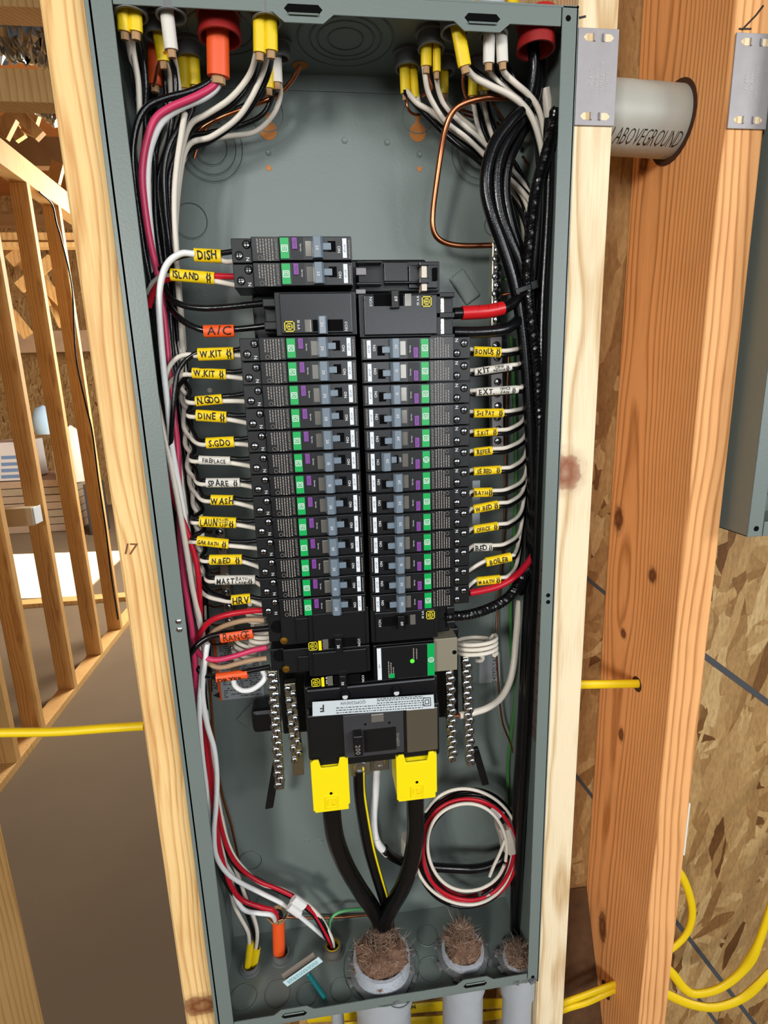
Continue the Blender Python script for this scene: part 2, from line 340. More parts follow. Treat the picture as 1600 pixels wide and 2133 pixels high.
# dark snap lines drawn across the board, each a thin strip on it
for a, b, w in [((1205, 1190), (1268, 1242), 5), ((1466, 1365), (1800, 1611), 9), ((1196, 1610), (1246, 1675), 5), ((1405, 1915), (1700, 2300), 7), ((1455, 2080), (1500, 2140), 6)]:
    p, q = A(*a, 145.6), A(*b, 145.6); d = unit(q - p)
    obj('marking_line', MB().obox((p + q) / 2, d, np.cross(d, [0, 1, 0]), (0, 1, 0), np.linalg.norm(q - p) / 2, w / 2.2, 0.3), LINE, wr)
struct('wall_far', MB().box(-9000, 1500, 8200, 8350, -960, 3600), OSBF)
lw = MB()
for y0, y1, z0, z1 in [(-4000, 4560, -960, 6500), (5900, 8300, -960, 6500), (4560, 5900, -960, 300), (4560, 5900, 1150, 6500)]: lw.box(-5300, -5200, y0, y1, z0, z1)
struct('sun_mask_wall', lw, OSBF)  # unseen wall, holed and raised so the sun reaches only one floor patch
ceil = struct('ceiling', MB().box(-5300, 1500, 900, 8400, 3300, 3340), PLYW)
# ---- studs of the panel wall
def stud(label, x0, x1, y0, y1, z0, z1, m, bev=3, group=None):
    t = thing('wall_stud', label, 'stud', ((x0 + x1) / 2, (y0 + y1) / 2, z0), group)
    obj('board', MB().box(x0, x1, y0, y1, z0, z1), m, t, bevel=bev, seg=3); return t
ls = stud('knotty golden pine stud along the left side of the grey box, marked 17', -38.5, -3.4, 12, 145, -960, 1500, PINEL, 6)
obj('pencil_number', MB().text('17', A(272, 1143, 11.6), (1, 0, -.1), (0.15, 0, 1), 15, jit=0.5, slant=0.2), mat('pencil', (120, 70, 34), 0.7), ls)
rs = stud('pale pine stud with one round red knot along the right side of the grey box', 363.6, 397.6, 5, 145, -960, 1500, PINE, 1.2)
fs = thing('wall_stud', 'deep orange fir stud with a pipe hole bored through its wide side', 'stud', (515, 75, -960))
fb = obj('board', MB().box(498, 535, 5, 145.5, -960, 1500), FIR, fs, bevel=2.2, seg=3)
obj('pencil_mark', MB().tube(pth([(1546, 62, 4.6), (1575, 32, 4.6), (1590, 12, 4.6)]), 0.7, 5).tube(pth([(1540, 60, 4.6), (1565, 60, 4.6)]), 0.7, 5), INK, fs)
obj('pencil_mark', MB().tube(pth([(1207, 37, 4.6), (1220, 34, 4.6)]), 0.8, 5), INK, rs)
# bored hole around the pipe: flat disc with the recess shade in its colour
pY = 78.0
hc = A(1400, 252, pY); hc = np.array([497.6, pY, hc[2] - 2])
obj('pipe_hole', MB().lathe(hc, (-1, 0, 0), [(0.1, 0), (35, 0), (35, 0.3), (0.1, .3)], 28), mat('bored_hole_shade', (70, 38, 18), 0.9), fs)
c2 = AX(1327, 1425, 497.6)
obj('cable_hole', MB().lathe(c2, (-1, 0, 0), [(0.1, 0), (9, 0), (9, 0.3), (0.1, .3)], 18), MATS['bored_hole_shade'], fs)
c3 = AX(1262, 2062, 497.6)
obj('cable_hole', MB().lathe(c3, (-1, 0, 0), [(0.1, 0), (11, 0), (11, 0.3), (0.1, .3)], 18), MATS['bored_hole_shade'], fs)
xb = A(95, 2133, 145)[0]
stud('yellowish stud standing in the lower corner away from the grey box', xb - 60, xb, 5, 145, -960, 800, wood('buff_pine', (230, 190, 124), (196, 148, 84), pith=(xb + 20, 60), ringw=9, grain=.4, off=6), 4)
# grey vent pipe
pp = thing('vent_pipe', 'grey plastic pipe lettered ABOVEGROUND passing into the fir stud', 'pipe', (450, 60, 880))
pa, pb = A(1282, 246, pY), np.array([497.6, pY, A(1440, 256, pY)[2]]); pd = unit(pb - pa)
obj('pipe', MB().tube([pa - pd * 34, pb + pd * 60], 30, 48), mat('weathered_pvc', (170, 170, 160), 0.45, var=0.12, vscale=30), pp, smooth=True)
pc = lambda p: p
def on_pipe(p):
    q = np.array(p); t = (q - pa) @ pd; ax = pa + pd * t; r = q - ax; r = r - pd * (r @ pd); v = r[2]
    v = max(-29.5, min(29.5, v)); return ax + np.array([0, -math.sqrt(max(0, 30.2 ** 2 - v * v)), v])
o_ = A(1373, 279, pY - 27); dd = unit(A(1446, 284, pY - 27) - A(1300, 274, pY - 27))
obj('lettering', MB().text('1 ABOVEGROUND', o_ - dd * 9, dd, (0.1, 0, 1), 14, bold=-0.012, xs=0.62, post=on_pipe, slant=0.16), INK, pp)
# nail plates
def nail_plate(label, x0, x1, z0, z1, y, lean=0):
    t = thing('nail_plate', label, 'nail plate', ((x0 + x1) / 2, y, z0), 'protector plates')
    obj('plate', MB().box(x0, x1, y - 1.4, y, z0, z1), PLATE, t, bevel=0.4)
    for xx, sg in ((x0 + 9, -1), (x1 - 9, 1)):
        for zz in (z0 + 6.5, z1 - 6.5):
            poly = [(-4 * sg, -2.6), (2 * sg, -2.6), (4.6 * sg, 0), (2 * sg, 2.6), (-4 * sg, 2.6)]
            ph = obj('prong_hole', MB().prism(poly, (xx, y - 1.55, zz), (1, 0, 0), (0, 0, 1), (0, 1, 0), 0.2), MATS['pale_pine'], t)
            obj('prong', MB().obox((xx - 4.2 * sg, y - 2.0, zz), (1, 0, 0), (0, 1, 0), (0, 0, 1), 0.7, 1.0, 2.8), PLATE, ph, bevel=0.2)
    em = MB(); n = 0
    for i, s in enumerate(['PLATE', 'HEAVY', 'PROTECTOR', 'LISTED']):
        em.text(s, ((x0 + x1) / 2 - 5 + i * 4.6, y - 1.6, (z0 + z1) / 2), (0, 0, 1), (-1, 0, 0), 4.2, xs=0.9)
    obj('embossed_lettering', em, mat('pale_emboss', (190, 185, 184), 0.5, 0.4), t)  # lettering in a paler grey than the plate
nail_plate('galvanised nail plate on the pale pine stud beside the grey box', 363.8, 398, 883.6, 951.5, 4.4)
b0, b1 = A(1514, 270, 3), A(1600, 70, 3)
nail_plate('galvanised nail plate on the orange fir stud', 499.5, 535, b0[2] + 1, b1[2], 4.4)
# second grey box at the edge
sb = thing('neighbour_box', 'second grey metal box mounted on the far side of the fir stud', 'electrical box', (640, 60, 515))
X0, X1 = 541, 700; zb = A(1530, 1120, -22)[2]; zt = 1100
obj('side_wall', MB().box(X0, X0 + 1.6, -22, 105, zb, zt), GREY, sb, bevel=0.5)
obj('front_flange', MB().box(X0, X0 + 15, -23.6, -22, zb, zt), GREY, sb, bevel=0.5)
obj('front_flange', MB().box(X0 + 16, X1, -23.6, -22, zb, zb + 14), GREY, sb, bevel=0.5)
obj('bottom_wall', MB().box(X0, X1, -22, 105, zb, zb + 1.6), GREY, sb, bevel=0.5)
obj('back_panel', MB().box(X0, X1, 60, 62, zb, zt), GREY, sb)
obj('side_wall', MB().box(X1 - 1.6, X1, -22, 105, zb, zt), GREY, sb, bevel=0.5); obj('front_flange', MB().box(X1 - 15, X1, -23.6, -22, zb + 15, zt), GREY, sb, bevel=0.5)
obj('bolt_hole', MB().lathe((X0 + 8, -23.8, zb + 8), (0, -1, 0), [(0.05, 0), (2.6, 0), (2.6, .2), (.05, .2)], 16), HOLE, sb)
p = A(1588, 890, 59); obj('maker_sticker', MB().box(p[0] - 8, p[0] + 30, 59.4, 60, p[2] - 18, p[2] + 16), STKR, sb)
p = A(1582, 1010, 59); obj('knockout', MB().torus(p, (0, 1, 0), 17, 1.2), GREY, sb, smooth=True)
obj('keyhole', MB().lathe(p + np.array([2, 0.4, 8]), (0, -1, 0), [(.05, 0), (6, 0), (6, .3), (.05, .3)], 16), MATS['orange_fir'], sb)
p = A(1586, 850, 58); obj('module_block', MB().box(p[0] - 3, p[0] + 60, 20, 60, p[2] - 5, p[2] + 60), BLK, sb, bevel=1)
# white wall box peeking past the fir stud
p0, p1 = A(1436, 1672, 90), A(1424, 1780, 90)
solo('outlet_box', MB().box(p0[0] - 22, p0[0] + 1, 88, 145, p1[2], p0[2]), mat('white_plastic', (238, 234, 222), 0.4), 'slim white plastic box showing behind the lower fir stud', 'outlet box', bevel=1)
# ================================================================ partition of studs and the room beyond
SX0, SX1 = -1359, -1270
pl = solo('sole_plate', MB().box(SX0, SX1, 1650, 3700, -960, -922), STUDW, 'bottom plate of the open stud partition lying on the floor', 'plate', bevel=2)
ys = [1925, 2168, 2557, 2961, 3339]
nm = ['nearest stud of the open partition, doubled corner', 'second stud of the open partition with the small switch box', 'third stud of the open partition, counted from the near corner', 'fourth stud of the open partition, counted from the near corner', 'last stud of the open partition with a dark cable stapled down it']
for y, l in zip(ys, nm):
    t = thing('partition_stud', l, 'stud', (-1314, y - 19, -922), 'open partition studs')
    obj('board', MB().box(SX0, SX1, y - 38, y, -922, 1775), wood('lumber_%d' % y, (224, 178, 112), (182, 128, 72), pith=(-1290, y + 15), ringw=8, grain=.45, off=y * .01), t, bevel=2)
solo('top_plate', MB().box(SX0, SX1, 1650, 3800, 1775, 1900), STUDW, 'doubled top plate slanting across the open partition studs', 'plate', bevel=2)
p = A(72, 1068, 2150); q = AX(78, 1070, -1262)
ob = thing('switch_box', 'small pale switch box with a red tag on the partition stud', 'switch box', (-1330, q[1], q[2] - 40))
bx = MB().box(-1390, -1252, q[1] - 75, q[1] - 20, q[2] - 45, q[2] + 45); obj('box', bx, mat('ivory_plastic', (186, 170, 140), 0.5), ob, bevel=3)
obj('mounting_ear', MB().box(-1254, -1248, q[1] - 60, q[1] + 15, q[2] - 42, q[2] + 42), WLB, ob, bevel=1)
obj('red_tag', MB().tube([(-1390, q[1] - 50, q[2] - 5), (-1440, q[1] - 52, q[2] + 6), (-1500, q[1] - 55, q[2] - 30)], 16, 8, r2=5), mat('red_wrap', (170, 40, 24), 0.5), ob, smooth=True)
def along(y, x, face=-1): return AX(x, y, -1268 if face > 0 else -1300)
wire('cable', 'thin yellow cable dropping down the partition stud to the switch box', YEL, 5, [AX(x, y, -1330) for x, y in [(-20, 400), (2, 590), (14, 700), (34, 850), (56, 980), (74, 1008), (90, 1052)]], raw=True, n=6, cat='cable')
wire('cable', 'thin dark cable stapled down the last partition stud', WBLK, 5, [AX(x, y, -1268) for x, y in [(82, 400), (108, 425), (118, 465), (128, 500), (150, 600), (158, 740), (178, 840), (192, 900), (205, 1000), (220, 1100), (232, 1200), (246, 1290)]], raw=True, n=6, cat='cable')
# beams and trusses overhead
def beam(name, label, px0, px1, Y, x0, x1, thick, m=None, cat='beam'):
    z1, z0 = A(40, px0, Y)[2], A(40, px1, Y)[2]
    return solo(name, MB().box(x0, x1, Y, Y + thick, z0, z1), m or STUDW, label, cat, bevel=2)
beam('ceiling_joist', 'pale joist crossing just above the foil duct', -60, 14, 1500, -4000, -150, 90)
beam('ceiling_joist', 'broad joist crossing below the foil duct', 142, 212, 1450, -4000, -150, 70)
beam('roof_girder', 'dark brown girder crossing behind the top plate', 283, 345, 4300, -5000, -200, 90, mat('dark_brown_timber', (120, 84, 44), 0.7, var=.2, vscale=8))  # girders in a darker brown than the other timbers
beam('header', 'light header crossing behind the partition studs, with a dark strip above', 484, 500, 5200, -5000, -300, 90)
beam('header', 'narrow light header under the dark header', 504, 514, 5150, -5000, -300, 120)
beam('roof_girder', 'dark header girder crossing behind the partition studs', 446, 470, 5400, -5000, -300, 90, MATS['dark_brown_timber'])
beam('ledger', 'whitish ledger rail across the far strand board wall', 690, 735, 7800, -9000, -300, 120, mat('whitewashed_timber', (190, 160, 130), 0.7, var=.2, vscale=8))
rng = random.Random(3)
tl = ['slanted truss web leaning under the roof sheathing', 'steep truss web under the roof sheathing']
for i, (a, b, Y) in enumerate([((5, 285), (40, 215), 3000), ((58, 280), (72, 235), 3300), ((18, 215), (85, 285), 2800), ((20, 520), (150, 650), 6500), ((40, 600), (110, 540), 6300), ((80, 560), (135, 680), 6600), ((112, 380), (122, 340), 3600), ((10, 240), (45, 290), 3700), ((20, 650), (60, 700), 6700), ((60, 515), (20, 545), 6400), ((95, 640), (60, 560), 6450)]):
    p, q = A(*a, Y), A(*b, Y); d = unit(q - p)
    obj('truss_web', MB().obox((p + q) / 2, d, np.cross(d, [0, 1, 0]), (0, 1, 0), np.linalg.norm(q - p) / 2, Y / 110 + 2, 19), STUDW, ceil, bevel=1)
# foil flex duct: crinkled lathe
def crinkle(name, label, pts, r, seed):
    g = random.Random(seed); P = spline(pth(pts), 14); mb = MB()
    rr = [r * (1 + 0.12 * math.sin(i * 1.7) + g.uniform(-.1, .1)) for i in range(len(P))]
    mb.tube(P, rr, 18); mb.v = [(x + g.uniform(-6, 6) * r / 60, y + g.uniform(-6, 6) * r / 60, z + g.uniform(-6, 6) * r / 60) for x, y, z in mb.v]
    return solo(name, mb, FOIL, label, 'duct')
crinkle('foil_duct', 'crinkled foil duct hung between two joists overhead', [(-60, 60, 1850), (10, 75, 1850), (60, 80, 1850), (130, 120, 1900)], 70, 1)
crinkle('foil_duct', 'small scrap of foil duct below the broad joist', [(45, 212, 2400), (80, 225, 2400), (120, 255, 2400)], 26, 2)
# stored goods on the far floor
def goods(name, label, cat, x0, x1, y0, y1, Y, depth, m, bevel=4, part='body'):
    p, q = A(x0, y0, Y), A(x1, y1, Y)
    t = thing(name, label, cat, ((p[0] + q[0]) / 2, Y + depth / 2, q[2]))
    obj(part, MB().box(p[0], q[0], Y, Y + depth, q[2], p[2]), m, t, bevel=bevel); return t, p, q
Yg = 6600
zf = -960
zt_ = A(60, 1001, Yg)[2]; n = 7; hh = (zt_ - zf) / n
for i in range(n):
    solo('board_sheet', MB().box(-5000 + i * 7, A(140, 1030, Yg)[0] + 60 - 9 * (i % 3), Yg + 6 * (i % 2), Yg + 900, zf + i * hh + 5, zf + (i + 1) * hh - 5), mat('sheet_%d' % i, (186 - 5 * (i % 3), 160, 136), 0.7, var=.15, vscale=9), 'sheet in the far stack of boards, number %s from the floor' % ['one', 'two', 'three', 'four', 'five', 'six', 'seven'][i], 'board', 'sheets in the far stack', bevel=2)
pk, pA, pB = goods('wrapped_bundle', 'white bundle with blue printed stripes lying on the stacked boards', 'bundle', -40, 53, 924, 1000, Yg, 600, mat('white_wrap', (226, 224, 226), 0.4))
for yy in (950, 964, 977, 990):
    u0, u1 = A(2, yy, Yg - 2), A(46, yy + 5, Yg - 2); obj('printed_stripe', MB().box(u0[0], u1[0], Yg - 2, Yg - 1, u1[2], u0[2]), mat('blue_print_%d' % yy, (120, 150, 196), 0.5), pk)
def sack(name, label, px, Y, m, sz):
    a = A(*px, Y); mb = MB(); mb.lathe((0, 0, 0), (0, 0, 1), [(.02, 0), (.8, .02), (1, .25), (.95, .6), (.6, .9), (.02, 1)], 14)
    g = random.Random(px[0]); mb.v = [(a[0] + x * sz[0] * g.uniform(.9, 1.1), Y + y * sz[1], a[2] + z * sz[2] * g.uniform(.95, 1.05)) for x, y, z in mb.v]
    return solo(name, mb, m, label, 'bag', smooth=True)
sack('plastic_bag', 'crumpled pale blue plastic bag on the far goods', (100, 905), 6500, mat('blue_film', (176, 208, 234), 0.3), (150, 120, 330))
sack('plastic_bag', 'pinkish white plastic bag standing by the far wall', (165, 1003), 6400, mat('pink_film', (232, 212, 206), 0.35), (160, 150, 640))
goods('storage_box', 'pale carton beside the white wrapped bundle', 'carton', 108, 140, 940, 1000, Yg - 100, 400, mat('carton', (214, 200, 184), 0.6))
p = A(172, 1010, 6300); solo('storage_box', MB().box(p[0], p[0] + 130, 6300, 6600, -960, p[2]), mat('dark_box', (60, 60, 66), 0.6), 'dark grey box on the far floor beside the plastic bag', 'box', bevel=4)
solo('floor_board', MB().box(-3300, -900, 3960, 4075, -960, -925), STUDW, 'long timber plate across the floor in front of the sunlit patch', 'plate', bevel=2)
wire('cable', 'yellow flat cable running level across the open stud bay', YEL, 4.6, [(-60, 1527, 60), (0, 1526, 60), (120, 1524, 60), (220, 1517, 60), (300, 1512, 60)], cat='cable')
# ================================================================ the grey box
bxo = thing('breaker_box', 'tall open grey metal breaker box mounted between two studs', 'electrical box', (W / 2, D / 2, 0))
LF, RF = 15.6, 13.2
tz = A(1165, 54, 0)[2]; bz = A(1097, 2030, 0)[2]
obj('back_panel', MB().box(0, W, D, D + 1.5, 0, H), GREY, bxo)
obj('side_wall', MB().box(0, 1.5, 0, D, 0, H), GREY, bxo)
obj('side_wall', MB().box(W - 1.5, W, 0, D, 0, H), GREY, bxo)
obj('top_wall', MB().box(0, W, 0, D, H - 1.5, H), GREY, bxo)
obj('bottom_wall', MB().box(0, W, 0, D, 0, 1.5), GREY, bxo)
obj('front_flange', MB().box(-3.3, LF, 0, 1.6, -2, H + 12), GREY, bxo, bevel=0.6)
obj('front_flange', MB().box(W - RF, W, 0, 1.6, 0, H), GREY, bxo, bevel=0.6)
step = A(640, 189, D - 1)[2]
obj('overlap_lip', MB().box(1, W - 1, D - 1.2, D, step, H), GREY, bxo, bevel=0.4)
def flange(top):
    zi = tz if top else bz; zo = H if top else 0; s = -1 if top else 1
    P = [(LF + 0.6, zo)]; line = []
    for cx in ((A(632, 22, 0)[0], A(1005, 45, 0)[0]) if top else (A(612, 2100, 0)[0], A(990, 2050, 0)[0])):
        line += [(cx - 22, zi), (cx - 14, zi + s * 6), (cx + 14, zi + s * 6), (cx + 22, zi)]
    P += [(LF + 0.6, zi)] + line + [(W - RF - 0.8, zi), (W - RF - 0.8, zo)]
    obj('front_flange', MB().prism(P, (0, 0.2, 0), (1, 0, 0), (0, 0, 1), (0, 1, 0), 1.5), GREY, bxo, bevel=0.4)
    for cx in ((A(632, 22, 0)[0], A(1005, 45, 0)[0]) if top else (A(612, 2100, 0)[0], A(990, 2050, 0)[0])):
        zc = zi - s * 2.5
        obj('slot', MB().prism([(-14, 0), (-11, -3 * s), (11, -3 * s), (14, 0), (11, 3 * s), (-11, 3 * s)], (cx, -0.05, zc), (1, 0, 0), (0, 0, 1), (0, 1, 0), 0.2), HOLE, bxo)
        obj('slot_lip', MB().obox((cx, -0.8, zc + s * 3.4), (1, 0, 0), (0, 1, -.6 * s), (0, .6, s), 11, 1.0, 0.6), GREY, bxo, bevel=.2)
flange(True); flange(False)
for px, py in [(1184, 38), (1142, 1240), (1142, 1254), (1110, 2035)]:
    p = A(px, py, -0.1); obj('bolt_hole', MB().lathe(p, (0, -1, 0), [(.05, 0), (2.1, 0), (2.1, .15), (.05, .15)], 16), HOLE, bxo)
def screw_mb(p, n, r, h=1.6, slot=True):
    mb = MB().lathe(p, n, [(r, 0), (r, h * .55), (r * .72, h * .9), (r * .05, h)], 14); return mb
for px, py in [(372, 1294), (374, 1311)]:
    obj('cover_screw', screw_mb(A(px, py, 0), (0, -1, 0), 2.6), STL, bxo, smooth=True)
# knockouts: pressed rings
def ko(px, py, R, surf='b', r=0.7):
    if surf == 'b': p = A(px, py, D); n = (0, 1, 0)
    elif surf == 't': p = AZ(px, py, H - 1.5); n = (0, 0, 1)
    else: p = AZ(px, py, 1.5); n = (0, 0, 1)
    mb = MB().torus(p, n, R, r, 36, 6)
    obj('knockout', mb, GREY, bxo, smooth=True)
    obj('knockout_groove', MB().torus(p, n, R - r * 1.3, r * .55, 36, 5), GROOVE, bxo, smooth=True)
for R in (15, 23): ko(440, 308, R)
ko(440, 308, 29); ko(397, 460, 16)
for R in (15, 23, 29): ko(1000, 320, R)
ko(1028, 470, 10); ko(522, 1792, 14); ko(570, 1880, 22)
for R in (15, 24, 30, 40): ko(720, 82, R, 't')
for R in (26, 34): ko(458, 62, R, 't')
for px, py, R in [(508, 2078, 15), (578, 2070, 15), (640, 2072, 12), (712, 2062, 13), (890, 1950, 13), (898, 2020, 15), (830, 2070, 15)]: ko(px, py, R, 'f', .6)
for R in (38, 46): ko(795, 2010, R, 'f', .6)
for px, py in [(560, 318), (718, 293), (806, 297), (873, 322), (640, 1752), (668, 1752)]:
    obj('dimple', MB().lathe(A(px, py, D), (0, -1, 0), [(3, 0), (2.2, .8), (1, .4), (.05, .3)], 14), GREY, bxo, smooth=True)
HOLEW = mat('lit_wood_disc_paint', (196, 124, 58), 0.7, var=.2, vscale=60)  # discs coloured as the lit wood behind, in place of open holes
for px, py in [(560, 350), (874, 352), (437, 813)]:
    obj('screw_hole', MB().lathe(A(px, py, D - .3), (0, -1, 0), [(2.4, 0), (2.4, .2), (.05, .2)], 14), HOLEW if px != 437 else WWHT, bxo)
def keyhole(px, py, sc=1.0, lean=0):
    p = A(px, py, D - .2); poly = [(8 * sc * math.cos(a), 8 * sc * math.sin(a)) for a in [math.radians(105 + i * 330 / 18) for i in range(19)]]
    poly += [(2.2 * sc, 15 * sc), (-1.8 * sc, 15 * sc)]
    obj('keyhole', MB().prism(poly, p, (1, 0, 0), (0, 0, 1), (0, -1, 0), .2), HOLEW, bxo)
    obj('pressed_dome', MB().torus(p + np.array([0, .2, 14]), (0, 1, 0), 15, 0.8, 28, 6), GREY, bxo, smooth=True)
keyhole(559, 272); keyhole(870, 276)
p = AZ(626, 136, H - 1.7); obj('lit_wood_hole_disc', MB().lathe(p, (0, 0, -1), [(7, 0), (7, .2), (.05, .2)], 16), HOLEW, bxo)  # disc in the lit-wood colour, standing in for an open hole
# pressed mounting bosses low on the back and the printed stickers
obj('boss', MB().obox(A(968, 598, D - 1), (1, 0, -1.4), (0, 1, 0), (1, 0, .7), 16, 2.5, 9), GREY, bxo, bevel=2)
obj('boss', MB().obox(A(520, 1490, D - 1), (1, 0, 1), (0, 1, 0), (1, 0, -1), 14, 2, 9), GREY, bxo, bevel=2)
def sticker(c, w, h, m, name='sticker'):
    return obj(name, MB().box(c[0] - w / 2, c[0] + w / 2, c[1] - .3, c[1], c[2] - h / 2, c[2] + h / 2), m, bxo, bevel=.12)
c = A(1020, 1392, D - .2); sticker(c, 26, 38, STKR, 'serial_sticker')
obj('lettering', MB().text('242921-SAP', A(1030, 1394, D - .7), (0, 0, 1), (-1, 0, 0), 7.2), INK, bxo)
c = A(497, 1398, D - .2)
q0, q1 = A(443, 1330, D - .3), A(551, 1450, D - .3)
obj('warning_sticker', MB().box(q0[0], q1[0], D - .4, D - .1, q1[2], q0[2]), STKR, bxo)
qm = A(455, 1440, D - .5)
obj('sticker_band', MB().box(q0[0], qm[0] + 3, D - .6, D - .3, q1[2], q0[2] + 3), ORG, bxo)
wl = MB(); g = random.Random(5); z = q1[2] + 3
while z < q0[2] - 4:
    x = qm[0] + 6
    while x < q1[0] - 4:
        l = g.uniform(2, 6)
        if g.random() < .85: wl.box(x, min(x + l, q1[0] - 3), D - .7, D - .4, z, z + 1.1)
        x += l + 1.2
    z += 2.6
obj('lettering', wl, mat('grey_ink', (90, 88, 86), 0.6), bxo)
obj('lettering', MB().text('ADVERTEN', (qm[0] - 2.5, D - .8, q1[2] + 31), (0, 0, 1), (-1, 0, 0), 6.5), INK, bxo)
obj('warning_symbol', MB().prism([(0, -4), (7, 0), (0, 4)], (qm[0] + 1, D - .8, q1[2] + 7), (-1, 0, 0), (0, 0, 1), (0, 1, 0), .3), INK, bxo)
# schematic label on the inner side wall
a, b = AX(1118, 1160, W - 1.7), AX(1112, 1540, W - 1.7)
obj('wiring_label', MB().box(W - 2.0, W - 1.6, 14, 54, b[2], a[2]), mat('brown_label', (104, 92, 84), .6), bxo, bevel=.1)
for i in range(6):
    z = a[2] - 10 - i * (a[2] - b[2] - 20) / 5.5
    obj('label_symbol', MB().prism([(20, z - 6), (30, z), (20, z + 6)], (W - 2.15, 0, 0), (0, 1, 0), (0, 0, 1), (1, 0, 0), .1), INK, bxo)
    obj('label_rule', MB().box(W - 2.15, W - 2.0, 15, 52, z - 14, z - 13.2), INK, bxo)
# ================================================================ interior bus
bus = thing('bus_assembly', 'black plastic bus mount with metal stabs behind the breakers', 'bus mount', (W / 2, 80, 395))
obj('base', MB().box(110, 252, 62, 100, 395, 795), BLK, bus, bevel=2)
def pb(x0, y0, x1, y1, Y0, Y1, m, par, name, bev=0.6):
    a, b = A(x0, y0, Y0), A(x1, y1, Y0)
    return obj(name, MB().box(min(a[0], b[0]), max(a[0], b[0]), Y0, Y1, min(a[2], b[2]), max(a[2], b[2])), m, par, bevel=bev)
pb(745, 545, 916, 606, 40, 62, BLK, bus, 'rail_block')
pb(800, 546, 850, 586, 34, 45, BLK2, bus, 'rail_cover')
pb(852, 552, 912, 600, 36, 45, BLK2, bus, 'clip_housing')
pb(741, 557, 763, 573, 38, 45, PLATE, bus, 'stab'); pb(741, 602, 762, 612, 38, 45, PLATE, bus, 'stab')
pb(878, 546, 890, 606, 26, 40, mat('cream_bar', (222, 208, 190), .4), bus, 'hook_rail')
pb(874, 545, 894, 553, 24, 40, BLK2, bus, 'clip'); pb(874, 578, 894, 590, 24, 40, BLK2, bus, 'clip')
pb(902, 557, 912, 584, 33, 40, HOLE, bus, 'clip_slot')
for y in (543, 588): pb(742, y, 796, y + 5, 30, 40, BLK2, bus, 'rib')
pb(802, 586, 876, 590, 32, 40, BLK2, bus, 'rib')
obj('neutral_carrier', MB().box(88, 118, 58, 98, 318, 425), BLK, bus, bevel=2)
obj('neutral_carrier', MB().box(250, 282, 58, 98, 318, 425), BLK, bus, bevel=2)
